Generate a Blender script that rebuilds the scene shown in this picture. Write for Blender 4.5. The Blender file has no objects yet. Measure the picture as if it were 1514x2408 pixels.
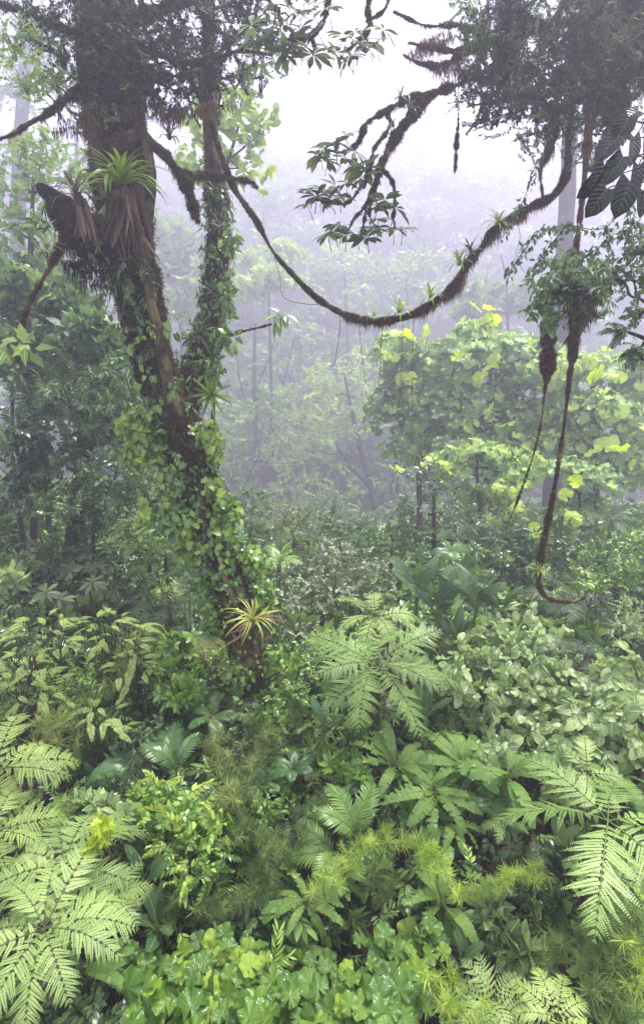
import bpy, math
import numpy as np

R = np.random.default_rng(11)
pi = math.pi
scene = bpy.context.scene
COL = scene.collection
F = 1204.0
CAMZ = 12.0
PITCH = math.radians(19.0)
cP, sP = math.cos(PITCH), math.sin(PITCH)


def at(px, py, d):
    x = (px - 757) / F * d
    v = (1204 - py) / F * d
    return np.array([x, d * cP + v * sP, CAMZ - d * sP + v * cP])


def sm(t):
    t = np.clip(t, 0, 1)
    return t * t * (3 - 2 * t)


def gz(x, y):
    """height of the ground: a shelf below the viewpoint, a misty dip, then a forested hill"""
    x = np.asarray(x, float); y = np.asarray(y, float)
    z = 3.1 - 8.5 * sm((y - 11) / 34.0) - 14 * sm((y - 40) / 32.0)
    z = z + 82 * sm((y - 92) / 140.0)
    z = z + 4.2 * sm((-x - 5) / 14.0) * sm((y - 8) / 14.0) + 2.0 * sm((x - 6) / 12.0) * sm((y - 8) / 14.0)
    z = z + .16 * np.sin(x * .9 + 1.3) * np.sin(y * .8) + .07 * np.sin(x * 2.3 + y * 1.7)
    far = sm((y - 100) / 70)
    z = z + far * (3.5 * np.sin(x * .055 + .6) + 2.0 * np.sin(x * .13 + y * .05))
    return z


def hit(px, py, h=0.0):
    """point on the sight line that stands h above the ground, and its depth"""
    d = 2.0
    while d < 120:
        p = at(px, py, d)
        if p[2] <= gz(p[0], p[1]) + h:
            return p, d
        d += .05
    return p, d


def nrm(v):
    v = np.asarray(v, float)
    return v / np.maximum(np.linalg.norm(v, axis=-1, keepdims=True), 1e-9)


def frames(y, n):
    y = nrm(y)
    n = np.broadcast_to(np.asarray(n, float), y.shape)
    x = np.cross(y, n)
    bad = np.linalg.norm(x, axis=-1) < 1e-4
    if bad.any():
        x[bad] = np.cross(y[bad], np.array([1., .3, .2]))
    x = nrm(x)
    z = np.cross(x, y)
    return np.stack([x, y, z], axis=-1)


def rdir(k):
    return nrm(R.normal(size=(k, 3)))


class MB:
    """collects quads with uv and a per-leaf tint, then links them as one mesh object"""

    def __init__(s):
        s.V, s.Q, s.U, s.T, s.I, s.n = [], [], [], [], [], 0

    def add(s, V, Q, U=None, tint=.5, mat=0):
        V = np.asarray(V, float); Q = np.asarray(Q, int)
        if len(V) == 0:
            return s
        s.V.append(V); s.Q.append(Q + s.n); s.n += len(V)
        s.U.append(np.zeros((len(V), 2)) if U is None else np.asarray(U, float))
        s.T.append(np.broadcast_to(np.asarray(tint, float), (len(V),)).copy())
        s.I.append(np.broadcast_to(np.asarray(mat, int), (len(Q),)).copy())
        return s

    def tmpl(s):
        return (np.concatenate(s.V), np.concatenate(s.Q), np.concatenate(s.U), np.concatenate(s.T), np.concatenate(s.I))

    def scatter(s, T, M, P, S, tint=None, tamp=1.0, mat=None):
        V, Q, U, t, I = T
        k, n = len(P), len(V)
        if k == 0:
            return s
        S = np.asarray(S, float)
        if S.ndim == 0:
            S = np.full(k, float(S))
        W = V[None] * (S[:, None, None] if S.ndim == 1 else S[:, None, :])
        W = np.einsum('kij,knj->kni', M, W) + np.asarray(P)[:, None, :]
        if tint is None:
            tt = np.tile(t, k)
        else:
            tt = (np.asarray(tint).reshape(-1, 1) + (t[None] - .5) * tamp)
            tt = np.broadcast_to(tt, (k, n)).reshape(-1)
        Qs = (Q[None] + (np.arange(k) * n)[:, None, None]).reshape(-1, 4)
        s.add(W.reshape(-1, 3), Qs, np.tile(U, (k, 1)), tt, np.tile(I, k) if mat is None else mat)
        return s

    def mesh(s, name, mats, origin=(0, 0, 0), smooth=True):
        V, Q, U, T, I = s.tmpl()
        me = bpy.data.meshes.new(name)
        nv, nf = len(V), len(Q)
        me.vertices.add(nv); me.loops.add(nf * 4); me.polygons.add(nf)
        me.vertices.foreach_set('co', (V - np.asarray(origin)).astype(np.float32).ravel())
        me.polygons.foreach_set('loop_start', np.arange(0, nf * 4, 4, dtype=np.int32))
        me.polygons.foreach_set('loop_total', np.full(nf, 4, dtype=np.int32))
        me.loops.foreach_set('vertex_index', Q.astype(np.int32).ravel())
        me.polygons.foreach_set('material_index', I.astype(np.int32))
        me.polygons.foreach_set('use_smooth', np.full(nf, smooth))
        uv = me.uv_layers.new(name='UVMap')
        uv.data.foreach_set('uv', U[Q.ravel()].astype(np.float32).ravel())
        a = me.attributes.new('tint', 'FLOAT', 'POINT')
        a.data.foreach_set('value', T.astype(np.float32))
        me.update(calc_edges=True)
        for m in (mats if isinstance(mats, (list, tuple)) else [mats]):
            me.materials.append(m)
        return me

    def build(s, name, mats, parent=None, origin=(0, 0, 0), smooth=True):
        if not s.V:
            return None
        return link(name, s.mesh(name, mats, origin, smooth), parent, None if parent else origin)


def link(name, data, parent=None, loc=None):
    o = bpy.data.objects.new(name, data)
    COL.objects.link(o)
    if parent is not None:
        o.parent = parent
    if loc is not None:
        o.location = tuple(float(a) for a in loc)
    return o


def tag(o, label=None, cat=None, group=None, kind=None):
    for k, v in (('label', label), ('category', cat), ('group', group), ('kind', kind)):
        if v:
            o[k] = v
    return o


def thing(name, label, cat, loc, group=None):
    return tag(link(name, None, None, loc), label, cat, group)


# ------------------------------------------------------------------ templates
def leaf_t(prof, n=3, fold=.12, droop=.25, back=0.0, wavy=0.0, ph=0.0):
    """a leaf of length 1 along +Y; prof(t) gives the half width"""
    V, U = [], []
    for i in range(n + 1):
        t = i / n
        w = prof(t)
        zc = -droop * t * t
        zs = zc + fold * w + wavy * math.sin(t * 9 + ph)
        ys = t - back * (1 - t) ** 3
        V += [(-w, ys, zs), (0, t, zc), (w, ys, zs - 2 * wavy * math.sin(t * 9 + ph) * .6)]
        U += [(0, t), (.5, t), (1, t)]
    Q = []
    for i in range(n):
        a = i * 3
        Q += [(a, a + 1, a + 4, a + 3), (a + 1, a + 2, a + 5, a + 4)]
    return (np.array(V, float), np.array(Q), np.array(U, float), np.full(len(V), .5), np.zeros(len(Q), int))


def ell(w):
    return lambda t: w * max(.02, math.sin(pi * min(1, t * .97 + .02)) ** .8) * (1.0 - .25 * (t - .5))


def ovate(w):
    return lambda t: w * max(.02, math.sin(pi * (t ** .72))) ** .85 if 0 < t < 1 else w * .03


def heartp(w):
    return lambda t: w * max(.03, (math.cos(pi * .5 * t) ** .75) * (.72 + .9 * t))


def obov(w):
    return lambda t: w * max(.04, math.sin(pi * (t ** 1.5)) ** .7) if 0 < t < 1 else w * .05


L_ELL = leaf_t(ell(.2), 2)
L_ELLW = leaf_t(ell(.27), 3, wavy=.012)
L_OV = leaf_t(ovate(.27), 3, .15, .3)
L_HEART = leaf_t(heartp(.42), 4, .14, .3, back=.2)
L_ROUND = leaf_t(lambda t: .46 * max(.05, math.sin(pi * min(.985, .08 + .92 * t) ** .85)) ** .6, 4, .16, .22, back=.12)
L_OBOV = leaf_t(obov(.2), 3, .1, .35)
L_LONG = leaf_t(ell(.11), 3, .2, .4)
L_TINY = leaf_t(ell(.26), 1, .1, .1)
L_TWO = leaf_t(lambda t: (.03, .26, .02)[int(round(t * 2))], 2, .15, .25)
L_NARROW = leaf_t(lambda t: (.02, .045, .004)[int(round(t * 2))], 2, .1, .35)


def tube_arr(P, rad, sides=8, bump=0.0, freq=3.0, vscale=1.0):
    P = np.asarray(P, float); n = len(P)
    rad = np.broadcast_to(np.asarray(rad, float), (n,))
    T = np.gradient(P, axis=0); T = nrm(T)
    ref = np.array([.31, .2, .93]) if abs(T[0, 2]) < .8 else np.array([.9, .4, .1])
    A = np.zeros_like(P); B = np.zeros_like(P)
    a = nrm(np.cross(T[0], ref))
    for i in range(n):
        a = nrm(a - T[i] * np.dot(a, T[i]))
        A[i] = a; B[i] = np.cross(T[i], a)
    th = np.linspace(0, 2 * pi, sides, endpoint=False)
    rr = np.repeat(rad[:, None], sides, 1)
    L = np.concatenate([[0], np.cumsum(np.linalg.norm(np.diff(P, axis=0), axis=1))])
    if bump:
        ph = R.uniform(0, 6, 8)
        ll = L[:, None] * freq
        nz = (np.sin(2 * th[None] + ll * .7 + ph[0]) * .5 + np.sin(3 * th[None] - ll * 1.3 + ph[1]) * .4
              + np.sin(5 * th[None] + ll * 2.1 + ph[2]) * .3 + np.sin(ll * 2.9 + ph[3]) * .35
              + np.sin(7 * th[None] - ll * 3.7 + ph[4]) * .22) + R.normal(size=rr.shape) * .22
        rr = rr * (1 + bump * nz)
    V = P[:, None] + A[:, None] * (np.cos(th)[None, :, None] * rr[..., None]) + B[:, None] * (np.sin(th)[None, :, None] * rr[..., None])
    U = np.stack([np.broadcast_to(th / (2 * pi), (n, sides)), np.broadcast_to(L[:, None] * vscale, (n, sides))], -1)
    i = np.arange(n - 1)[:, None] * sides
    j = np.arange(sides)[None]
    k = (j + 1) % sides
    Q = np.stack([i + j, i + k, i + sides + k, i + sides + j], -1).reshape(-1, 4)
    return V.reshape(-1, 3), Q, U.reshape(-1, 2)


def smooth(P, per=6):
    P = np.asarray(P, float)
    if len(P) < 3:
        t = np.linspace(0, 1, per * (len(P) - 1) + 1)[:, None]
        return P[0] * (1 - t) + P[-1] * t
    Q = np.concatenate([[2 * P[0] - P[1]], P, [2 * P[-1] - P[-2]]])
    out = []
    for i in range(1, len(Q) - 2):
        for t in np.linspace(0, 1, per, endpoint=False):
            a, b, c, d = Q[i - 1], Q[i], Q[i + 1], Q[i + 2]
            out.append(.5 * (2 * b + (c - a) * t + (2 * a - 5 * b + 4 * c - d) * t * t + (3 * b - a - 3 * c + d) * t ** 3))
    out.append(Q[-2])
    return np.array(out)


def pxpath(pts, per=6):
    """[(px, py, width_px, depth)] -> smooth world points and radii"""
    P = np.array([at(a, b, d) for a, b, w, d in pts])
    r = np.array([w * d / F / 2 for a, b, w, d in pts])
    S = smooth(np.concatenate([P, r[:, None]], 1), per)
    return S[:, :3], np.maximum(S[:, 3], .003)


def spray_t(leaf, n=12, size=.3, twist=.7, spread=1.0, tip=True, mat=0, jitter=.25):
    """a twig of length 1 along +Y with n leaves in two loose rows"""
    m = MB()
    t = np.linspace(.12, 1, n)
    side = np.where(np.arange(n) % 2 == 0, 1, -1)
    bend = -.16 * t * t
    P = np.stack([.03 * np.sin(t * 5), t, bend], 1)
    ang = np.radians(62 * (1 - .55 * t)) * side * spread
    Y = np.stack([np.sin(ang), np.cos(ang), -.25 - .2 * t + R.normal(size=n) * jitter], 1)
    N = np.stack([R.normal(size=n) * twist * .5, R.normal(size=n) * twist * .4, np.ones(n)], 1)
    s = size * (.75 + .5 * R.random(n)) * (1.08 - .3 * t)
    m.scatter(leaf, frames(Y, N), P, s, R.random(n), 0.0, mat=mat)
    return m


def twig(m, mat, n=4, r=.012):
    t = np.linspace(0, 1, n)
    P = np.stack([.03 * np.sin(t * 5), t, -.16 * t * t], 1)
    V, Q, U = tube_arr(P, r * (1.15 - t), 3)
    m.add(V, Q, U, .5, mat)
    return m


def sprays(leaf, k=4, **kw):
    out = []
    for _ in range(k):
        m = spray_t(leaf, **kw)
        twig(m, 1)
        out.append(m.tmpl())
    return out


def rosette_t(leaf, n=8, el=.5, size=1.0, mat=0, droop=.0):
    """leaves radiating round a stalk tip whose axis is +Y"""
    m = MB()
    a = np.arange(n) * 2 * pi / n + R.normal(size=n) * .15
    e = el + R.normal(size=n) * .15
    Y = np.stack([np.cos(a) * np.cos(e), np.sin(e) - droop, np.sin(a) * np.cos(e)], 1)
    N = np.tile(np.array([0, 1., 0]), (n, 1)) + R.normal(size=(n, 3)) * .15
    m.scatter(leaf, frames(Y, N), np.zeros((n, 3)) + Y * .06, size * (.8 + .35 * R.random(n)), R.random(n), 0.0, mat=mat)
    return m


def rosettes(leaf, k=4, **kw):
    out = []
    for _ in range(k):
        m = rosette_t(leaf, **kw)
        V, Q, U = tube_arr([(0, -.9, 0), (.02, -.4, .02), (0, .02, 0)], [.03, .022, .018], 3)
        m.add(V, Q, U, .5, 1)
        out.append(m.tmpl())
    return out


def gunnera_t(lobes=5, depth=.14, cup=.12, notch=.5, na=30, wav=.05):
    """a broad round leaf, stalk joining at the notch on the -Y side"""
    rings = [.02, .25, .5, .75, .92, 1.0]
    th = np.linspace(-pi + notch * .5, pi - notch * .5, na) + pi / 2 + pi / 2 - pi / 2
    ph = R.uniform(0, 6, 3)
    V, U = [], []
    for r in rings:
        for k, t in enumerate(th):
            e = 1 + depth * (abs(math.cos(lobes * t * .5 + ph[0])) - .6) * r ** 2 + .045 * (abs(math.sin(17 * t)) - .5) * r ** 4
            e *= 1 + .16 * math.sin(t)
            z = cup * r * r * (.6 + .4 * math.sin(2 * t + ph[1])) + wav * math.sin(7 * t + ph[2]) * r ** 3 - .16 * max(0, math.sin(t)) * r ** 2
            V.append((r * e * math.cos(t) * .5, r * e * math.sin(t) * .5 + .18, z))
            U.append(((t + pi) / (2 * pi), r))
    Q = []
    for i in range(len(rings) - 1):
        for k in range(na - 1):
            a = i * na + k
            Q.append((a, a + 1, a + na + 1, a + na))
    V = np.array(V)
    V[:, 1] -= .18
    return (V, np.array(Q), np.array(U), np.full(len(V), .5), np.zeros(len(Q), int))


def arch(L, a0, a1, n):
    t = np.linspace(0, 1, n)
    a = np.radians(a0 + (a1 - a0) * t)
    ds = L / (n - 1)
    y = np.concatenate([[0], np.cumsum(np.cos(a[:-1]) * ds)])
    z = np.concatenate([[0], np.cumsum(np.sin(a[:-1]) * ds)])
    return np.stack([np.zeros(n), y, z], 1), a


def frond_m(npin=22, pl=.34, npl=13, a0=38, a1=-42, t0=.1, shape=.45, ang=68, wid=.02, sway=.0, droop=.2, pw=.30):
    """bipinnate fern frond of length 1 along +Y"""
    m = MB()
    P, a = arch(1.0, a0, a1, 26)
    P[:, 0] += sway * np.linspace(0, 1, 26) ** 2
    V, Q, U = tube_arr(P, np.linspace(.008, .002, 26), 4)
    m.add(V, Q, U, .5, 1)
    tq = np.linspace(0, 1, 26)
    ts = t0 + (1 - t0) * (np.linspace(0, 1, npin) ** .93) * .985
    TP, TM, TS, TT = [], [], [], []
    for i, t in enumerate(ts):
        c = np.array([np.interp(t, tq, P[:, k]) for k in range(3)])
        th = np.interp(t, tq, a)
        fw = np.array([sway * 2 * t, math.cos(th), math.sin(th)]); fw = nrm(fw)
        up = np.array([0, -math.sin(th), math.cos(th)])
        u = (t - t0) / (1 - t0)
        ln = pl * (min(1, (u + .12) / shape) ** .75 if u < shape else (1 - ((u - shape) / (1 - shape)) ** 1.7) * .97 + .03)
        for sgn in (-1, 1):
            an = math.radians(ang - 26 * u + R.normal() * 6); ln *= R.uniform(.86, 1.1); droop_ = droop * R.uniform(.3, 2.0)
            dr = np.array([sgn, 0, 0]) * math.sin(an) + fw * math.cos(an) + up * (.12 - droop_ * .6)
            dr = nrm(dr)
            q = np.linspace(.05, 1, max(4, int(npl * (ln / pl) ** .6)))
            pos = c + dr * (q * ln)[:, None] + np.array([0, 0, -1.]) * (droop_ * ln * q ** 2 * .5)[:, None]
            sl = np.cross(up, dr)
            w = wid * (ln / pl) ** .55 * (1 - q ** 2.2 * .88)
            tt = .5 + R.normal() * .14
            for s2 in (-1, 1):
                d2 = nrm(sl * s2 * np.ones((len(q), 1)) + dr * .42 + up * (.04 + R.normal(size=(len(q), 1)) * .07))
                TP.append(pos); TM.append(frames(d2, up)); TS.append(w * (.9 + .2 * R.random(len(q)))); TT.append(tt + R.normal(size=len(q)) * .06)
    quad = (np.array([(0, 0, 0), (pw * .9, .42, .02), (0, 1, -.06), (-pw, .4, .02)], float), np.array([(0, 1, 2, 3)]),
            np.array([(.5, 0), (1, .5), (.5, 1), (0, .5)], float), np.full(4, .5), np.zeros(1, int))
    m.scatter(quad, np.concatenate(TM), np.concatenate(TP), np.concatenate(TS), np.concatenate(TT), 0.0)
    return m


def palm_m(n=20, ll=.32, a0=50, a1=-20, ang=62, w=.024, droop=.35, t0=.12, shape=.4):
    """once-pinnate frond with long glossy leaflets"""
    m = MB()
    P, a = arch(1.0, a0, a1, 20)
    V, Q, U = tube_arr(P, np.linspace(.012, .004, 20), 4)
    m.add(V, Q, U, .5, 1)
    tq = np.linspace(0, 1, 20)
    lf = leaf_t(lambda t: w / ll * (.35, 1, .9, .06)[int(round(t * 3))], 3, .3, droop)
    ts = np.linspace(t0, .99, n)
    Pp, Y, N, S = [], [], [], []
    for t in ts:
        c = [np.interp(t, tq, P[:, k]) for k in range(3)]
        th = np.interp(t, tq, a)
        fw = np.array([0, math.cos(th), math.sin(th)]); up = np.array([0, -math.sin(th), math.cos(th)])
        u = (t - t0) / (1 - t0)
        l = ll * (.55 + .45 * min(1, u / shape)) if u < shape else ll * (1 - .62 * ((u - shape) / (1 - shape)) ** 1.6)
        for sg in (-1, 1):
            an = math.radians(ang - 34 * u + R.normal() * 3)
            Pp.append(c); Y.append(np.array([sg, 0, 0]) * math.sin(an) + fw * math.cos(an) + up * .12); N.append(up + np.array([-sg * .25, 0, 0])); S.append(l)
    m.scatter(lf, frames(np.array(Y), np.array(N)), np.array(Pp), np.array(S), .5 + R.normal(size=len(S)) * .15, 0.0)
    return m


def banana_m(a0=62, a1=-10, w=.15, nseg=26, splits=.3, stalk=.22, flop=.02):
    """a paddle leaf on a stalk, its blade torn along the side veins"""
    m = MB()
    P, a = arch(1.0, a0, a1, 30)
    V, Q, U = tube_arr(P, np.linspace(.016, .004, 30), 5)
    m.add(V, Q, U, .8, 1)
    tq = np.linspace(0, 1, 30)

    def c(t):
        p = np.array([np.interp(t, tq, P[:, k]) for k in range(3)])
        th = np.interp(t, tq, a)
        return p, np.array([0, math.cos(th), math.sin(th)]), np.array([0, -math.sin(th), math.cos(th)])
    ts = np.linspace(stalk, 1, nseg + 1)
    for sg in (-1, 1):
        grp = 0; dz = 0.0
        for i in range(nseg):
            if R.random() < splits or i == 0:
                grp += 1; dz = R.normal() * flop; gap = True
            else:
                gap = False
            row = []
            for k in (0, 1):
                t = ts[i + k]
                u = (t - stalk) / (1 - stalk)
                hw = w * max(.03, math.sin(pi * min(.998, (u * .93 + .035)) ** .9)) ** .55
                p, fw, up = c(t)
                sk = .22 * hw
                g = (.3 if (gap and k == 0) else 0) * (1 - stalk) / nseg
                for f_ in (0, .5, 1.0):
                    row.append((p + np.array([sg * hw * f_, 0, 0]) + fw * (sk * f_ + g * f_) + up * (hw * .34 * f_ * (1.15 - f_) + dz * f_ + .006 * math.sin(i * 2.1) * f_), (.5 + .5 * sg * f_, u)))
            v = [r[0] for r in row]; uu = [r[1] for r in row]
            m.add(v, [(0, 1, 4, 3), (1, 2, 5, 4)] if sg > 0 else [(1, 0, 3, 4), (2, 1, 4, 5)], uu, .5, 0)
    return m


def strap_m(L=1.0, w=.035, a0=70, a1=-40, n=9, vee=.35):
    m = MB()
    P, a = arch(L, a0, a1, n)
    V, U = [], []
    for i in range(n):
        t = i / (n - 1)
        hw = w * (1.0 if t < .5 else max(.05, 1 - ((t - .5) / .5) ** 2.2)) * (1.25 - .35 * min(1, t * 3))
        up = np.array([0, -math.sin(a[i]), math.cos(a[i])])
        V += [P[i] + [-hw, 0, 0] + up * hw * vee, P[i], P[i] + [hw, 0, 0] + up * hw * vee]
        U += [(0, t), (.5, t), (1, t)]
    Q = []
    for i in range(n - 1):
        b = i * 3
        Q += [(b, b + 1, b + 4, b + 3), (b + 1, b + 2, b + 5, b + 4)]
    m.add(np.array(V), Q, U, .5, 0)
    return m


def tuft_t(n=44, lmin=.4, cone=1.2, w=.026):
    """narrow leaves bursting out round +Y"""
    m = MB()
    a = R.uniform(0, 2 * pi, n)
    e = R.uniform(-.35, 1.0, n) * cone
    Y = np.stack([np.cos(a) * np.cos(e), np.sin(e), np.sin(a) * np.cos(e)], 1)
    lf = leaf_t(lambda t: w * (.5, 1.0, .12)[int(round(t * 2))], 2, .1, .3)
    m.scatter(lf, frames(Y, np.tile([0, 0, 1.], (n, 1)) + R.normal(size=(n, 3)) * .4), np.zeros((n, 3)), R.uniform(lmin, 1, n), R.random(n), 0.0)
    return m.tmpl()


TUFT = [tuft_t() for _ in range(5)]


def strands_t(n=9, w=.03, spread=.2):
    """thin moss strands hanging along -Z"""
    m = MB()
    for _ in range(n):
        l = R.uniform(.35, 1); x, y = R.normal(size=2) * spread
        a = R.uniform(0, pi); ca, sa = math.cos(a), math.sin(a)
        t = np.linspace(0, 1, 4)
        wx = R.normal() * .16 * t + R.normal(size=4) * .04; wy = R.normal() * .16 * t + R.normal(size=4) * .04
        hw = w * np.array([1, .9, .6, .15])
        V = []
        for i in range(4):
            V += [(x + wx[i] - ca * hw[i], y + wy[i] - sa * hw[i], -l * t[i]), (x + wx[i] + ca * hw[i], y + wy[i] + sa * hw[i], -l * t[i])]
        m.add(V, [(0, 1, 3, 2), (2, 3, 5, 4), (4, 5, 7, 6)], None, R.random(), 0)
    return m.tmpl()


STR = [strands_t() for _ in range(5)]


def fuzz_t(n=14):
    m = MB()
    Y = rdir(n); Y[:, 2] = np.abs(Y[:, 2]) + .1
    lf = leaf_t(lambda t: (.1, .02)[int(round(t))], 1, .0, .3)
    m.scatter(lf, frames(Y, rdir(n)), rdir(n) * .12, R.uniform(.4, 1, n), R.random(n), 0.0)
    return m.tmpl()


FUZZ = [fuzz_t() for _ in range(4)]


def clumpy(n):
    t = np.arange(n); ph = R.uniform(0, 6, 4)
    return np.clip(.55 + .4 * np.sin(t * .55 + ph[0]) + .35 * np.sin(t * 1.3 + ph[1]) + .3 * np.sin(t * .21 + ph[2]), .08, 1.5)


def fuzz_on(m, P, r, k, size, mat=0):
    k = int(k * 1.5)
    """short moss sprigs all over a branch"""
    n = len(P)
    wt = clumpy(n); i = R.choice(n, k, p=wt / wt.sum())
    T = nrm(np.gradient(P, axis=0))[i]
    d = rdir(k); d = nrm(d - T * (d * T).sum(1, keepdims=True))
    pos = P[i] + d * (r[i] * .96)[:, None] + T * R.uniform(-.5, .5, (k, 1)) * np.linalg.norm(np.diff(P, axis=0), axis=1).mean()
    N = frames(rdir(k), d)  # Z of the tuft along the outward direction
    j = R.integers(0, len(FUZZ), k)
    s = size * .85 * R.uniform(.35, 1.3, k) * (.55 + .6 * wt[i]) * np.clip(r[i] / r.max() * 1.15, .25, 1)
    for q in range(len(FUZZ)):
        e = j == q
        m.scatter(FUZZ[q], N[e], pos[e], s[e], R.random(e.sum()), .5, mat=mat)


def hang_on(m, P, r, k, size, mat=0, lo=.25):
    n = len(P)
    wt = clumpy(n) ** 1.6; i = R.choice(n, k, p=wt / wt.sum())
    pos = P[i] + R.normal(size=(k, 3)) * (r[i] * .5)[:, None]
    pos[:, 2] = P[i][:, 2] - r[i] * R.uniform(.2, .9, k)
    a = R.uniform(0, 2 * pi, k)
    M = np.zeros((k, 3, 3)); M[:, 0, 0] = np.cos(a); M[:, 0, 1] = -np.sin(a); M[:, 1, 0] = np.sin(a); M[:, 1, 1] = np.cos(a); M[:, 2, 2] = 1
    j = R.integers(0, len(STR), k)
    s = size * .55 * (lo + (1.15 - lo) * R.random(k) ** 1.8) * np.clip(r[i] / r.max() * 1.15, .25, 1)
    for q in range(len(STR)):
        e = j == q
        m.scatter(STR[q], M[e], pos[e], s[e], R.random(e.sum()), .5, mat=mat)


def blob(m, T, c, r, k, size, up=.55, inner=.45, out=.8, zdrop=.0, matoff=None, tint=.5, tvar=.5, flat=1.0, jit=.55):
    """k sprays over the shell of a lumpy crown lobe"""
    r = np.asarray(r, float) * np.ones(3)
    d = rdir(int(k * 1.6))
    keep = R.random(len(d)) < np.where(d[:, 2] > -.35, 1.0, .35)
    d = d[keep][:k]; k = len(d)
    ph = R.uniform(0, 6, 6)
    lump = 1 + .16 * np.sin(d[:, 0] * 5 + ph[0]) * np.sin(d[:, 1] * 5 + ph[1]) + .14 * np.sin(d[:, 2] * 6 + ph[2] + d[:, 0] * 3)
    q = (inner + (1 - inner) * R.random(k) ** .55) * lump
    pos = c + d * r * q[:, None]
    Y = d * out + R.normal(size=(k, 3)) * jit + np.array([0, 0, .1 - zdrop])
    N = np.array([0, 0, 1.]) * up + d * (1 - up) + R.normal(size=(k, 3)) * .38
    j = R.integers(0, len(T), k)
    s = size * R.uniform(.7, 1.25, k)
    tn = np.clip(tint + R.normal(size=k) * .13, 0, 1)
    M = frames(Y, N)
    for i in range(len(T)):
        e = j == i
        m.scatter(T[i], M[e], pos[e] - M[e][:, :, 1] * (s[e] * .5)[:, None], s[e], tn[e], tvar)
    return pos


def limb(m, a, b, ra, rb, sides=6, sag=.0, wob=.06, mat=0, per=8, bump=.05):
    a = np.asarray(a, float); b = np.asarray(b, float)
    L = np.linalg.norm(b - a)
    t = np.linspace(0, 1, 5)[:, None]
    P = a + (b - a) * t
    P[1:-1] += R.normal(size=(3, 3)) * wob * L
    P[:, 2] -= sag * L * np.sin(t[:, 0] * pi)
    P = smooth(P, per)
    r = np.linspace(ra, rb, len(P))
    m.add(*tube_arr(P, r, sides, bump), .5, mat)
    return P, r

# ------------------------------------------------------------------ materials
def new_mat(name):
    m = bpy.data.materials.new(name)
    m.use_nodes = True
    nt = m.node_tree
    nt.nodes.clear()
    out = nt.nodes.new('ShaderNodeOutputMaterial')
    return m, nt, out


def N(nt, typ, **kw):
    n = nt.nodes.new(typ)
    for k, v in kw.items():
        if k in n.inputs:
            n.inputs[k].default_value = v
        else:
            setattr(n, k, v)
    return n


def math_n(nt, op, a, b=None, c=None):
    n = nt.nodes.new('ShaderNodeMath'); n.operation = op
    for i, v in enumerate((a, b, c)):
        if v is None:
            continue
        if isinstance(v, (int, float)):
            n.inputs[i].default_value = v
        else:
            nt.links.new(v, n.inputs[i])
    return n.outputs[0]


def ramp(nt, fac, stops):
    r = nt.nodes.new('ShaderNodeValToRGB')
    el = r.color_ramp.elements
    while len(el) < len(stops):
        el.new(.5)
    for e, (p, c) in zip(el, stops):
        e.position = p; e.color = (c[0], c[1], c[2], 1)
    nt.links.new(fac, r.inputs[0])
    return r.outputs[0]


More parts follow.
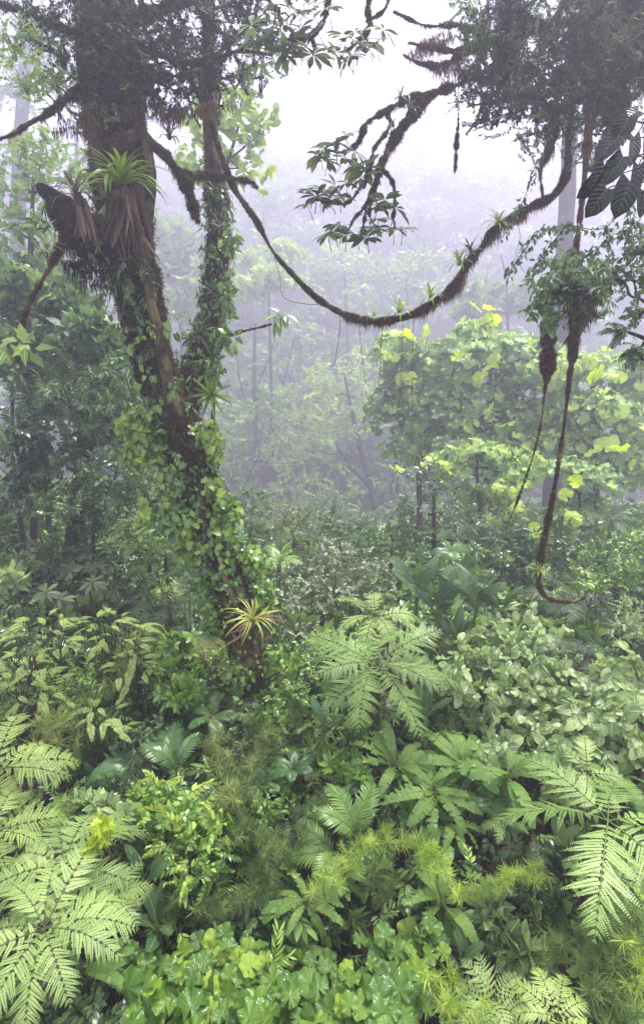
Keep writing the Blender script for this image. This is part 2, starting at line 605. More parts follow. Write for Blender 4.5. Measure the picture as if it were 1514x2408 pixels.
def leafmat(name, dark, mid, bright, rough=.42, trans=.28, vein=None, spec=.5, spots=0.0, k=9, lean=.6):
    """vein: 'rib' one pale midrib, 'side' midrib and side veins, 'fan' veins fanning from the stalk"""
    m, nt, out = new_mat(name)
    g = 1.0 if ('moss' in name or 'young' in name or 'bromeliad' in name or 'canopy' in name) else 1.28
    dark, mid, bright = ([min(.8, a * g) for a in c] for c in (dark, mid, bright))
    at_ = N(nt, 'ShaderNodeAttribute', attribute_name='tint')
    oi = N(nt, 'ShaderNodeObjectInfo')
    tint = math_n(nt, 'ADD', at_.outputs['Fac'], math_n(nt, 'MULTIPLY_ADD', oi.outputs['Random'], .44, -.22))
    col = ramp(nt, tint, [(.05, dark), (.5, mid), (.95, bright)])
    nz = N(nt, 'ShaderNodeTexNoise'); nz.inputs['Scale'].default_value = 3.0; nz.inputs['Detail'].default_value = 2
    tc = N(nt, 'ShaderNodeTexCoord')
    nt.links.new(tc.outputs['Object'], nz.inputs['Vector'])
    hs = N(nt, 'ShaderNodeHueSaturation')
    nt.links.new(math_n(nt, 'MULTIPLY_ADD', nz.outputs['Fac'], .7, .65), hs.inputs['Value'])
    nt.links.new(math_n(nt, 'MULTIPLY_ADD', nz.outputs['Fac'], -.05, .525), hs.inputs['Hue'])
    nt.links.new(col, hs.inputs['Color'])
    col = hs.outputs[0]
    bump = None
    if vein:
        uv = N(nt, 'ShaderNodeUVMap', uv_map='UVMap')
        sp = N(nt, 'ShaderNodeSeparateXYZ'); nt.links.new(uv.outputs[0], sp.inputs[0])
        u, v = sp.outputs[0], sp.outputs[1]
        au = math_n(nt, 'ABSOLUTE', math_n(nt, 'SUBTRACT', u, .5))
        rib = math_n(nt, 'LESS_THAN', au, -1 if vein == 'fan' else .045 if vein == 'side' else .03)
        if vein == 'fan':
            line = math_n(nt, 'PINGPONG', math_n(nt, 'MULTIPLY', u, float(k)), .5)
            wv = math_n(nt, 'LESS_THAN', math_n(nt, 'MULTIPLY', line, v), .018)
            sub = math_n(nt, 'PINGPONG', math_n(nt, 'ADD', math_n(nt, 'MULTIPLY', v, 5.0), math_n(nt, 'MULTIPLY', line, 4.0)), .5)
            fac = math_n(nt, 'MAXIMUM', math_n(nt, 'MULTIPLY', wv, .4), math_n(nt, 'MULTIPLY', math_n(nt, 'LESS_THAN', sub, .06), .16))
            h = sub
        else:
            ln = math_n(nt, 'PINGPONG', math_n(nt, 'SUBTRACT', math_n(nt, 'MULTIPLY', v, float(k)), math_n(nt, 'MULTIPLY', au, float(k) * lean)), .5)
            sd = math_n(nt, 'LESS_THAN', ln, .07)
            fac = math_n(nt, 'MAXIMUM', math_n(nt, 'MULTIPLY', rib, .8), math_n(nt, 'MULTIPLY', sd, .0 if vein == 'rib' else .28))
            h = ln
        mx = N(nt, 'ShaderNodeMix', data_type='RGBA')
        nt.links.new(fac, mx.inputs['Factor']); nt.links.new(col, mx.inputs['A'])
        mx.inputs['B'].default_value = (min(1, bright[0] * 1.35 + .03), min(1, bright[1] * 1.25 + .03), bright[2] * 1.3 + .01, 1)
        col = mx.outputs['Result']
        if vein != 'rib':
            bump = N(nt, 'ShaderNodeBump'); bump.inputs['Strength'].default_value = .3 if vein == 'fan' else .5; bump.inputs['Distance'].default_value = .02
            nt.links.new(h, bump.inputs['Height'])
    if spots:
        vn = N(nt, 'ShaderNodeTexNoise'); vn.inputs['Scale'].default_value = 14
        nt.links.new(tc.outputs['Object'], vn.inputs['Vector'])
        mx = N(nt, 'ShaderNodeMix', data_type='RGBA')
        nt.links.new(math_n(nt, 'MULTIPLY', math_n(nt, 'GREATER_THAN', vn.outputs['Fac'], .66), spots), mx.inputs['Factor'])
        nt.links.new(col, mx.inputs['A']); mx.inputs['B'].default_value = (.12, .07, .03, 1)
        col = mx.outputs['Result']
    b = N(nt, 'ShaderNodeBsdfPrincipled')
    b.inputs['Roughness'].default_value = rough
    b.inputs['Specular IOR Level'].default_value = spec
    nt.links.new(col, b.inputs['Base Color'])
    if bump:
        nt.links.new(bump.outputs[0], b.inputs['Normal'])
    t = N(nt, 'ShaderNodeBsdfTranslucent')
    h2 = N(nt, 'ShaderNodeHueSaturation'); h2.inputs['Saturation'].default_value = 1.12; h2.inputs['Value'].default_value = 1.5; h2.inputs['Hue'].default_value = .488
    nt.links.new(col, h2.inputs['Color']); nt.links.new(h2.outputs[0], t.inputs['Color'])
    ms = N(nt, 'ShaderNodeMixShader'); ms.inputs[0].default_value = trans
    nt.links.new(b.outputs[0], ms.inputs[1]); nt.links.new(t.outputs[0], ms.inputs[2])
    nt.links.new(ms.outputs[0], out.inputs[0])
    return m


def barkmat(name, c0, c1, c2, scale=5.0, rough=.9, stretch=.35, bump=.6):
    m, nt, out = new_mat(name)
    tc = N(nt, 'ShaderNodeTexCoord')
    mp = N(nt, 'ShaderNodeMapping'); mp.inputs['Scale'].default_value = (1, 1, stretch)
    nt.links.new(tc.outputs['Object'], mp.inputs[0])
    n1 = N(nt, 'ShaderNodeTexNoise'); n1.inputs['Scale'].default_value = scale; n1.inputs['Detail'].default_value = 6; n1.inputs['Roughness'].default_value = .65
    n2 = N(nt, 'ShaderNodeTexNoise'); n2.inputs['Scale'].default_value = scale * .35; n2.inputs['Detail'].default_value = 3
    nt.links.new(mp.outputs[0], n1.inputs['Vector']); nt.links.new(tc.outputs['Object'], n2.inputs['Vector'])
    f = math_n(nt, 'MULTIPLY_ADD', n1.outputs['Fac'], .75, math_n(nt, 'MULTIPLY_ADD', n2.outputs['Fac'], .9, -.32))
    at_ = N(nt, 'ShaderNodeAttribute', attribute_name='tint')
    f = math_n(nt, 'ADD', f, math_n(nt, 'MULTIPLY_ADD', at_.outputs['Fac'], .3, -.15))
    col = ramp(nt, f, [(.32, c0), (.52, c1), (.72, c2)])
    b = N(nt, 'ShaderNodeBsdfPrincipled'); b.inputs['Roughness'].default_value = rough
    b.inputs['Specular IOR Level'].default_value = .25
    nt.links.new(col, b.inputs['Base Color'])
    bp = N(nt, 'ShaderNodeBump'); bp.inputs['Strength'].default_value = bump; bp.inputs['Distance'].default_value = .06
    nt.links.new(n1.outputs['Fac'], bp.inputs['Height']); nt.links.new(bp.outputs[0], b.inputs['Normal'])
    nt.links.new(b.outputs[0], out.inputs[0])
    return m


M = {}
M['fern_pale'] = leafmat('pale_fern_leaf', (.15, .24, .055), (.27, .385, .09), (.40, .51, .14), .5, .25)
M['fern_grey'] = leafmat('grey_green_fern_leaf', (.13, .215, .06), (.225, .335, .095), (.34, .445, .14), .5, .25)
M['fern_mid'] = leafmat('mid_fern_leaf', (.11, .20, .05), (.19, .31, .08), (.28, .42, .12), .45, .28)
M['fern_lit'] = leafmat('fresh_fern_leaf', (.13, .23, .055), (.22, .35, .09), (.32, .46, .13), .45, .28)  # brighter green fern, the plant's own leaf colour
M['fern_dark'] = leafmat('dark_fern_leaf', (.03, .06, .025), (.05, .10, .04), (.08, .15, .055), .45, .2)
M['fern_yellow'] = leafmat('yellow_fern_leaf', (.20, .24, .04), (.34, .38, .06), (.46, .48, .09), .5, .3)
M['palm'] = leafmat('palm_leaf', (.03, .085, .025), (.055, .14, .035), (.10, .22, .05), 0.22, .18, 'rib', .6)
M['palm_lit'] = leafmat('bright_palm_leaf', (.08, .17, .03), (.14, .27, .05), (.22, .36, .08), 0.24, .25, 'rib', .6)  # palms with a brighter green leaf
M['banana'] = leafmat('paddle_leaf', (.07, .17, .03), (.14, .27, .05), (.22, .37, .08), 0.22, .25, 'side', .6, .3, k=26, lean=.5)
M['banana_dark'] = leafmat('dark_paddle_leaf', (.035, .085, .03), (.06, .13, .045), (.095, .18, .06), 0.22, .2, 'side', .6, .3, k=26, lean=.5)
M['gunnera'] = leafmat('broad_leaf', (.028, .075, .010), (.062, .145, .016), (.17, .30, .032), .24, .2, 'fan', .5, .35, k=9)
M['gunnera_young'] = leafmat('young_broad_leaf', (.22, .36, .04), (.32, .48, .055), (.44, .60, .09), .38, .35, 'fan', .45, k=9)
M['bamboo'] = leafmat('bamboo_leaf', (.06, .11, .03), (.12, .19, .05), (.20, .28, .08), .5, .3)
M['bamboo_lit'] = leafmat('bright_bamboo_leaf', (.19, .29, .05), (.30, .42, .08), (.42, .54, .12), .5, .35)  # paler, yellower bamboo leaf colour
M['bamboo_olive'] = leafmat('olive_bamboo_leaf', (.12, .17, .05), (.22, .28, .08), (.34, .40, .13), .5, .3)
M['round'] = leafmat('round_shrub_leaf', (.12, .20, .075), (.20, .30, .115), (.36, .47, .19), 0.27, .22, 'side', .6, k=7)
M['small'] = leafmat('small_shrub_leaf', (.05, .13, .02), (.11, .23, .04), (.30, .46, .09), 0.26, .22, 'rib', .6)
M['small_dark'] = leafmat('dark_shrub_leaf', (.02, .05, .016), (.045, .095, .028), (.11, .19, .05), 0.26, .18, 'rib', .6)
M['small_grey'] = leafmat('silvery_shrub_leaf', (.07, .10, .05), (.13, .17, .09), (.28, .32, .20), 0.42, .15, 'rib', 0.5)
M['olive'] = leafmat('olive_shrub_leaf', (.07, .11, .03), (.14, .19, .05), (.30, .37, .10), .4, .25, 'rib', .5)
M['young'] = leafmat('young_leaf', (.34, .47, .04), (.44, .58, .06), (.56, .68, .10), .4, .4, 'rib', .5)
M['shoot'] = leafmat('pale_shoot_leaf', (.24, .34, .06), (.34, .46, .08), (.46, .56, .14), .4, .35, 'rib', .5)
M['ivy'] = leafmat('climber_leaf', (.035, .10, .02), (.09, .20, .04), (.26, .40, .08), 0.24, .22, 'rib', .6)
M['ivy_young'] = leafmat('young_climber_leaf', (.18, .30, .05), (.28, .42, .07), (.42, .55, .12), .35, .38, 'rib', .5)
M['big'] = leafmat('large_tree_leaf', (.08, .18, .06), (.16, .29, .09), (.40, .56, .12), 0.4, .28, 'side', 0.4, k=8)
M['big_young'] = leafmat('young_large_tree_leaf', (.36, .53, .05), (.48, .66, .07), (.58, .74, .12), .4, .45, 'side', .5, k=8)
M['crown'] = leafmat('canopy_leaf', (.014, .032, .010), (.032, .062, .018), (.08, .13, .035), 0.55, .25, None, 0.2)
M['crown_lit'] = leafmat('misty_tree_leaf', (.12, .22, .05), (.23, .36, .09), (.42, .54, .16), 0.45, .28, None, 0.35)  # pale green leaf colour, mostly of the misty trees
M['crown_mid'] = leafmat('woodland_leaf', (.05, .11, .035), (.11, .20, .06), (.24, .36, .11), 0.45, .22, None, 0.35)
M['palmate'] = leafmat('umbrella_leaf', (.05, .08, .03), (.09, .13, .045), (.15, .20, .07), .4, .22, 'rib')
M['palmate_pale'] = leafmat('pale_umbrella_leaf', (.045, .07, .03), (.075, .105, .045), (.12, .16, .07), .45, .2, 'rib')
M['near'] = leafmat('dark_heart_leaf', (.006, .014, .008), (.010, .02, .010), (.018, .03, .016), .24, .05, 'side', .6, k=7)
M['brom'] = leafmat('bromeliad_leaf', (.14, .25, .03), (.24, .37, .05), (.36, .48, .08), .3, .3)
M['brom_old'] = leafmat('greyish_bromeliad_leaf', (.10, .09, .04), (.17, .17, .08), (.27, .27, .13), .4, .2, spots=.6)
M['brom_dark'] = leafmat('dark_bromeliad_leaf', (.05, .09, .03), (.09, .14, .045), (.17, .23, .07), .35, .25)
M['brom_yellow'] = leafmat('yellow_bromeliad_leaf', (.26, .34, .05), (.38, .46, .08), (.50, .56, .13), .35, .3)
M['brom_red'] = leafmat('red_bromeliad_leaf', (.13, .04, .02), (.22, .08, .04), (.30, .15, .06), .35, .2)
M['dead'] = leafmat('dead_leaf', (.05, .03, .02), (.10, .065, .04), (.20, .14, .09), .8, .15, spec=.2)
M['moss'] = leafmat('brown_moss', (.04, .031, .015), (.095, .074, .034), (.19, .15, .065), .9, .45, spec=.1)
M['moss_red'] = leafmat('rusty_moss', (.07, .042, .02), (.15, .09, .042), (.26, .17, .08), .9, .45, spec=.1)
M['moss_green'] = leafmat('green_moss', (.05, .055, .012), (.10, .11, .022), (.18, .19, .04), .9, .45, spec=.1)
M['moss_dark'] = leafmat('blackish_moss', (.012, .010, .008), (.024, .02, .013), (.05, .042, .024), .9, .12, spec=.1)
M['bark'] = barkmat('mossy_bark', (.014, .011, .008), (.075, .057, .03), (.22, .19, .075), 6.5, stretch=.8, bump=1.0)
M['bark_dark'] = barkmat('dark_bark', (.012, .011, .009), (.03, .026, .02), (.06, .055, .035), 5)
M['bark_pale'] = barkmat('pale_bark', (.05, .042, .036), (.085, .072, .06), (.13, .115, .09), 3)
M['twig'] = barkmat('twig_bark', (.03, .025, .015), (.07, .06, .03), (.12, .11, .05), 12)
M['stalk'] = barkmat('green_stalk', (.08, .13, .03), (.14, .20, .05), (.22, .27, .08), 10, .6, bump=.1)
M['stalk_brown'] = barkmat('brown_stalk', (.05, .04, .02), (.10, .085, .04), (.16, .14, .06), 10, .7, bump=.2)
M['pink'] = leafmat('pink_petal', (.5, .25, .25), (.6, .35, .35), (.7, .45, .45), .5, .3)
M['stalk_fern'] = barkmat('fern_stalk', (.06, .06, .025), (.11, .12, .04), (.17, .19, .06), 10, .7, bump=.1)
M['soil'] = barkmat('leaf_litter_soil', (.012, .009, .007), (.03, .02, .014), (.075, .048, .03), 6, stretch=1.0)

# ------------------------------------------------------------------ world, sun, camera
SUN_EL, SUN_AZ = math.radians(62), math.radians(35)
w = bpy.data.worlds.new('World'); scene.world = w; w.use_nodes = True
nt = w.node_tree; nt.nodes.clear()
wo = N(nt, 'ShaderNodeOutputWorld'); bg = N(nt, 'ShaderNodeBackground'); bg.inputs['Strength'].default_value = .052
sky = N(nt, 'ShaderNodeTexSky', sky_type='NISHITA', sun_disc=False, sun_elevation=SUN_EL, sun_rotation=SUN_AZ)
sky.air_density = 1.0; sky.dust_density = 4.0; sky.ozone_density = 1.0; sky.altitude = 1400
mx = N(nt, 'ShaderNodeMix', data_type='RGBA'); mx.inputs['Factor'].default_value = .8
mx.inputs['B'].default_value = (6.2, 6.1, 7.0, 1)      # the even white of an overcast sky
nt.links.new(sky.outputs[0], mx.inputs['A']); nt.links.new(mx.outputs['Result'], bg.inputs[0]); nt.links.new(bg.outputs[0], wo.inputs[0])
sl = bpy.data.lights.new('sun', 'SUN'); sl.energy = 2.5; sl.angle = math.radians(20); sl.color = (1, .96, .88)
so = link('sun', sl); so.rotation_euler = (pi / 2 - SUN_EL, 0, pi - SUN_AZ)
cam = bpy.data.cameras.new('camera'); co = link('camera', cam, None, (0, 0, CAMZ)); co.rotation_euler = (pi / 2 - PITCH, 0, 0)
cam.sensor_fit = 'VERTICAL'; cam.angle = math.radians(90); cam.clip_end = 2000; cam.clip_start = .05
scene.camera = co
scene.view_settings.view_transform = 'Standard'; scene.view_settings.look = 'None'; scene.view_settings.exposure = EXPOSURE = 1.98
scene.view_settings.gamma = 1
cy = scene.cycles
cy.max_bounces = 6; cy.diffuse_bounces = 2; cy.glossy_bounces = 2; cy.transmission_bounces = 4; cy.volume_bounces = 3; cy.transparent_max_bounces = 4
cy.use_denoising = True
cy.sample_clamp_indirect = 6
scene.render.engine = 'CYCLES'


def haze(density, aniso, col):
    V = np.array([(x, y, z) for z in (-27, 98) for y in (-70, 342) for x in (-312, 312)], float)
    Q = [(0, 2, 3, 1), (4, 5, 7, 6), (0, 1, 5, 4), (2, 6, 7, 3), (0, 4, 6, 2), (1, 3, 7, 5)]
    m, nt, out = new_mat('haze_air')
    pv = N(nt, 'ShaderNodeVolumePrincipled')
    pv.inputs['Color'].default_value = (*col, 1); pv.inputs['Density'].default_value = density; pv.inputs['Anisotropy'].default_value = aniso
    nt.links.new(pv.outputs[0], out.inputs['Volume'])
    o = MB().add(V, Q).build('haze', m, None, (0, 0, 0), False)
    tag(o, 'pale lavender mist filling the forest and hiding the far ridge', 'mist', kind='stuff')


haze(.0057, .45, (.815, .788, .98))

# ------------------------------------------------------------------ shared leaf meshes
S_SMALL = sprays(L_ELL, 4, n=12, size=.34)
S_OV = sprays(L_OV, 4, n=10, size=.40)
S_ROUND = sprays(L_ROUND, 4, n=7, size=.48, twist=1.1)
S_TINY = sprays(L_TWO, 3, n=18, size=.22)
S_LONG = sprays(L_LONG, 3, n=12, size=.5)
S_FINE = sprays(L_TWO, 4, n=22, size=.17, jitter=.35)
S_LEAFY = sprays(L_ELL, 4, n=20, size=.24, jitter=.35)
R_OBR = rosettes(leaf_t(obov(.28), 3, .1, .3, wavy=.02), 4, n=7, el=.4, size=.62)
S_HEART = sprays(L_HEART, 4, n=7, size=.36, twist=1.0)
R_OBOV = rosettes(L_OBOV, 4, n=9, el=.35)
R_ELL = rosettes(L_ELLW, 4, n=7, el=.45)
R_PALM = rosettes(leaf_t(obov(.17), 4, .14, .3), 4, n=9, el=.12)


def variants(fn, name, mat, k=3, mats2='stalk', **kw):
    return [fn(**kw).mesh(name, [M[mat], M[mats2]]) for _ in range(k)]


FR = dict(npin=22, pl=.34, npl=14)
FERN = {
    'pale': variants(frond_m, 'frond', 'fern_pale', 4, 'stalk_fern', npin=12, pl=.29, npl=13, a0=22, a1=-50, wid=.045, pw=.40),
    'grey': variants(frond_m, 'frond', 'fern_grey', 4, 'stalk_fern', npin=14, pl=.28, npl=18, a0=24, a1=-50, wid=.038, pw=.38),
    'mid': variants(frond_m, 'frond', 'fern_mid', 4, 'stalk', npin=17, pl=.29, npl=20, a0=20, a1=-30, wid=.031, pw=.34),
    'lit': variants(frond_m, 'frond', 'fern_lit', 3, 'stalk', npin=17, pl=.30, npl=20, a0=16, a1=-34, wid=.031, pw=.42, shape=.35),
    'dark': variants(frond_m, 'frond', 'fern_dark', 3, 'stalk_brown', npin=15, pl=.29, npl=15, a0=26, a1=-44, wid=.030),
    'yellow': variants(frond_m, 'frond', 'fern_yellow', 3, 'stalk', npin=12, pl=.28, npl=10, a0=20, a1=-60, wid=.04),
    'lace': variants(frond_m, 'frond', 'fern_grey', 3, 'stalk', npin=12, pl=.36, npl=16, a0=20, a1=-36, wid=.036, pw=.4, shape=.3),
}
DEADF = variants(frond_m, 'frond', 'dead', 2, 'stalk_brown', npin=14, pl=.2, npl=10, a0=-20, a1=-80, wid=.03)
PALM = {
    'dark': variants(palm_m, 'frond', 'palm', 3),
    'lit': variants(palm_m, 'frond', 'palm_lit', 3),
}
BAN = {
    'mid': variants(banana_m, 'leaf', 'banana', 5, w=.115, splits=.28, a0=50, a1=-32, stalk=.14),
    'dark': variants(banana_m, 'leaf', 'banana_dark', 4, w=.135, splits=.1, a0=78, a1=30),
    'torn': variants(banana_m, 'leaf', 'banana', 4, w=.11, splits=.5, a0=44, a1=-36, flop=.02, stalk=.12),
}
GUN = [gunnera_t(5, .16, .14, .4, 44, .07), gunnera_t(7, .13, .2, .5, 44, .06), gunnera_t(5, .2, .05, .3, 44, .09), gunnera_t(6, .15, -.12, .5, 44, .07)]
GUNM = [MB().add(*g[:3]).mesh('leaf', [M['gunnera']]) for g in GUN]
GUNY = [MB().add(*g[:3]).mesh('leaf', [M['gunnera_young']]) for g in GUN]
BLG = [gunnera_t(3, .14, .14, .6, 22, .06), gunnera_t(4, .12, .22, .7, 22, .07), gunnera_t(3, .16, -.14, .6, 22, .07)]
STRAPS = [dict(a0=78, a1=5), dict(a0=66, a1=-30), dict(a0=50, a1=-60), dict(a0=35, a1=-75)]


def strap_set(mat, w=.04):
    return [strap_m(w=w, **s).mesh('leaf', [M[mat]]) for s in STRAPS]


BRO = {k: strap_set(k, w) for k, w in (('brom', .042), ('brom_old', .055), ('brom_dark', .03), ('brom_yellow', .022), ('brom_red', .02))}


def child(name, me, root, loc, rot, s):
    o = link(name, me, root)
    o.location = tuple(float(a) for a in loc); o.rotation_euler = tuple(float(a) for a in rot)
    o.scale = (s, s, s) if np.isscalar(s) else s
    return o


def base_of(p):
    return np.array([p[0], p[1], float(gz(p[0], p[1])) - .04])


def stem_to(root, b, p, r, mat='stalk_brown', name='stem', bump=.12):
    m = MB(); L = np.linalg.norm(p - b)
    P = smooth([(0, 0, -.1), (R.normal() * .05, R.normal() * .05, L * .5), tuple(p - b)], 6)
    m.add(*tube_arr(P, np.linspace(r * 1.15, r, len(P)), 8, bump))
    return m.build(name, M[mat], root)


def fern(px, py, h, rpx, n, key, label, cat='fern', name='tree_fern', group='ferns of the forest floor', tilt=0, yaw0=None, arc=(0, 360), up=0, trunk=True, d=None):
    if d is None:
        p, d = hit(px, py, h)
    else:
        p = at(px, py, d)
    L = rpx * d / F * 1.12
    b = base_of(p)
    t = thing(name, label, cat, b, group)
    if trunk and p[2] - b[2] > .15:
        stem_to(t, b, p, .05 + .035 * L, 'stalk_brown', 'trunk')
    y0 = R.uniform(0, 360) if yaw0 is None else yaw0
    for i in range(n):
        full = arc[1] - arc[0] >= 359
        a = math.radians(y0 + arc[0] + (arc[1] - arc[0]) * (i / n if full else i / max(1, n - 1)) + R.normal() * 6)
        child('frond', FERN[key][R.integers(len(FERN[key]))], t, p - b, (math.radians(up + R.normal() * 10), math.radians(R.normal() * 16), a), L * R.uniform(.86, 1.1))
    if trunk and rpx > 85:
        for _ in range(2):
            child('frond', DEADF[R.integers(2)], t, p - b, (math.radians(-25), 0, R.uniform(0, 6.28)), L * .7)['label'] = 'brown dead frond hanging down'
    return t


def palm(px, py, h, rpx, n, key, label, name='understory_palm', yaw=None, up=0, spread=360, cat='palm', group='small palms in the understory'):
    p, d = hit(px, py, h); L = rpx * d / F * 1.15; b = base_of(p)
    t = thing(name, label, cat, b, group)
    stem_to(t, b, p, .02, 'stalk')
    y0 = R.uniform(0, 360) if yaw is None else yaw
    for i in range(n):
        a = y0 + spread * (i / n if spread == 360 else (i / max(1, n - 1) - .5)) + R.normal() * 6
        child('frond', PALM[key][R.integers(3)], t, p - b, (math.radians(up + R.normal() * 8), math.radians(R.normal() * 12), math.radians(a)), L * R.uniform(.85, 1.1))
    return t


def banana(px, py, h, rpx, n, key, label, yaw=None, spread=360, up=0, name='paddle_leaved_plant'):
    h *= 1.25; p, d = hit(px, py, h); L = rpx * d / F * 1.02; b = base_of(p)
    t = thing(name, label, 'plant', b, 'plants with long paddle leaves')
    stem_to(t, b, p, .05, 'stalk')
    y0 = R.uniform(0, 360) if yaw is None else yaw
    n = n + 3 if key != 'dark' else n
    for i in range(n):
        a = y0 + spread * (i / n if spread == 360 else (i / max(1, n - 1) - .5)) + R.normal() * 10
        child('leaf', BAN[key][R.integers(len(BAN[key]))], t, p - b + np.array([0, 0, R.uniform(-.2, .1) * L * .5]), (math.radians(up + R.normal() * 10), math.radians(R.normal() * 16), math.radians(a)), L * R.uniform(.75, 1.1))
    return t


def gunnera(px, py, h, leaves, label, young=(), name='broad_leaved_herb', d0=None):
    """leaves: [(px, py, size_px)]"""
    p, d = hit(px, py, h); b = base_of(p)
    t = thing(name, label, 'plant', b, 'broad leaved herbs below the viewpoint')
    more = []
    for i, (lx, ly, s) in enumerate(leaves):
        more += [(lx, ly, s * .7, i in young)] + [(lx + R.normal() * 28, ly + R.normal() * 20, s * .66 * R.uniform(.6, 1.0), R.random() < .06) for _ in range(3)]
    for i, (lx, ly, s, yg) in enumerate(more):
        q, dd = hit(lx, ly, h + R.uniform(-.25, .3))
        size = s * dd / F
        g = (GUNY if yg else GUNM)[R.integers(4)]
        yaw = R.uniform(0, 2 * pi)
        toc = nrm(np.array([0, 0, CAMZ]) - q)
        lf = child('leaf', g, t, q - b, (math.radians(-8 + R.normal() * 16 + 18 * max(0, toc[1])), math.radians(R.normal() * 16), yaw), size)
        lf.rotation_euler = (math.radians(R.normal() * 20 + (38 if yg else 16)), math.radians(R.normal() * 15), R.normal() * .9)
        m = MB(); e = q - b
        P = smooth([np.array([0, 0, -.05]) + R.normal(size=3) * .05, e * [.35, .35, .6], e], 5)
        m.add(*tube_arr(P, np.linspace(.022, .012, len(P)), 5))
        m.build('stalk', M['stalk'], t)
    return t


def bush(px, py, h, blobs, T, mat, size, label, cat='shrub', name='leafy_shrub', group='shrubs of the forest floor', dens=1.0, tint=.5, up=.6, d=None, tvar=1.0, stems=4, young=0, zdrop=0.0, part='foliage'):
    """blobs: [(px, py, rx_px, ry_px)] seen outlines of the leafy lobes; size: spray length in m"""
    if d is None:
        p, d = hit(px, py, h)
    else:
        p = at(px, py, d)
    b = base_of(p)
    size = size * .8
    t = thing(name, label, cat, b, group)
    m = MB(); st = MB(); yg = MB()
    for (bx, by, rx, ry) in blobs:
        if isinstance(d, float) and h is not None and h > 0:
            c, dd = hit(bx, by, h * R.uniform(.7, 1.05))
            if abs(dd - d) > 3.5:
                c = at(bx, by, d + np.clip(dd - d, -3, 3)); dd = d + np.clip(dd - d, -3, 3)
        else:
            dd = d + R.uniform(-.6, .6); c = at(bx, by, dd)
        r = np.array([rx, (rx + ry) / 2, ry]) * dd / F
        k = int(dens * 8.5 * (rx * ry) * (dd / F) ** 2 / size ** 2) + 8
        blob(m, T, c, r, k, size, up=up, tint=tint, tvar=tvar, zdrop=zdrop)
        if young:
            k = k * .2
            blob(yg, T, c + [0, 0, r[2] * .25], r, max(3, int(k * young)), size * .9, up=up, inner=.85)
        for _ in range(stems):
            limb(st, np.array([b[0], b[1], b[2]]) + R.normal(size=3) * [.12, .12, 0], c + rdir(1)[0] * r * .5, .02 + .006 * h if h else .03, .006, 5, wob=.05)
    m.build(part, [M[mat], M['twig']], t, b)
    if young:
        o = yg.build('young_leaves', [M['shoot'], M['twig']], t, b)
        if o: o['label'] = 'yellow-green young leaves'
    st.build('stem', M['twig'], t, b)
    return t


def bamboo(path, key, label, size, dens=1.0, name='feathery_bamboo', h=1.6, w=1.0, d=None):
    """path: [(px, py)] of the arching cane; size: leaf length px"""
    P = []
    for i, (a, c) in enumerate(path):
        if d is None:
            q, dd = hit(a, c, h)
        else:
            dd = d; q = at(a, c, d)
        P.append(q)
    d0 = np.linalg.norm(P[0] - [0, 0, CAMZ])
    b = base_of(P[0])
    t = thing(name, label, 'bamboo', b, 'feathery bamboo canes')
    P = smooth(P, 8)
    Ls = np.linalg.norm(np.diff(P, axis=0), axis=1).sum()
    sz = size * .7 * dd / F
    cane = MB()
    C = smooth(np.concatenate([[b + [0, 0, -.05]], [b * .4 + P[0] * .6 + R.normal(size=3) * .05], P[::4]]), 5)
    cane.add(*tube_arr(C, np.linspace(.014, .005, len(C)), 5))
    m = MB()
    n = max(6, int(Ls / (sz * .40) * dens))
    ts = np.linspace(0, len(P) - 1.01, n)
    for i, tt in enumerate(ts):
        k = int(tt); q = P[k] + (P[k + 1] - P[k]) * (tt - k)
        fw = nrm(P[k + 1] - P[k])
        for _ in range(2):
            off = R.normal(size=3) * sz * .42 * w
            dr = nrm(fw * .7 + R.normal(size=3) * .5 + [0, 0, .35])
            m.scatter(TUFT[R.integers(5)], frames(dr[None], rdir(1)), (q + off)[None], np.array([sz * R.uniform(.6, 1.1)]), np.array([R.random()]), .6)
    m.build('leaves', M[key], t, b)
    cane.build('cane', M['stalk'], t, b)
    return t


def bromeliad(p, L, n, key, label, cat='bromeliad', name='bromeliad', tiltv=(0, 0), dead=0, old=None, group='bromeliads growing on trunks and lianas', parts=True, lean=0.0, droopy=False):
    t = thing(name, label, cat, p, group)
    t.rotation_euler = (tiltv[0], tiltv[1], 0)
    if parts:
        for i in range(n):
            u = i / n
            k = (1, 2, 3, 2, 3)[i % 5] if droopy else min(3, int(u * 4 * .999))
            child('leaf', BRO[old if (old and i % 7 == 3) else key][3 - k if False else k], t, (0, 0, 0), (R.normal() * .12 + lean, R.normal() * .15, i * 2.4 + R.normal() * .2), L * R.uniform(.75, 1.1) * (.8 + .25 * u))
        if dead:
            m = MB()
            a = R.uniform(0, 2 * pi, dead)
            Y = np.stack([np.cos(a) * .35, np.sin(a) * .35, -np.ones(dead)], 1)
            m.scatter(leaf_t(lambda q: (.06, .05, .04, .01)[int(round(q * 3))], 3, .3, .25), frames(Y, R.normal(size=(dead, 3))), np.zeros((dead, 3)) + R.normal(size=(dead, 3)) * .06 * L, L * R.uniform(.6, 1.15, dead), R.random(dead), 0.0)
            o = m.build('dead_leaves', M['dead'], t)
            o['label'] = 'brown dead leaves hanging below the rosette'
    else:
        m = MB()
        for i in range(n):
            T = strap_m(w=.05, **STRAPS[min(3, int(4 * i / n))]).tmpl()
            a = i * 2.4
            Mz = np.array([[math.cos(a), -math.sin(a), 0], [math.sin(a), math.cos(a), 0], [0, 0, 1.]])
            m.scatter(T, Mz[None], np.zeros((1, 3)), np.array([L * R.uniform(.7, 1.1)]), np.array([R.random()]), 0)
        m.build('leaf_rosette', M[key], t)
    return t


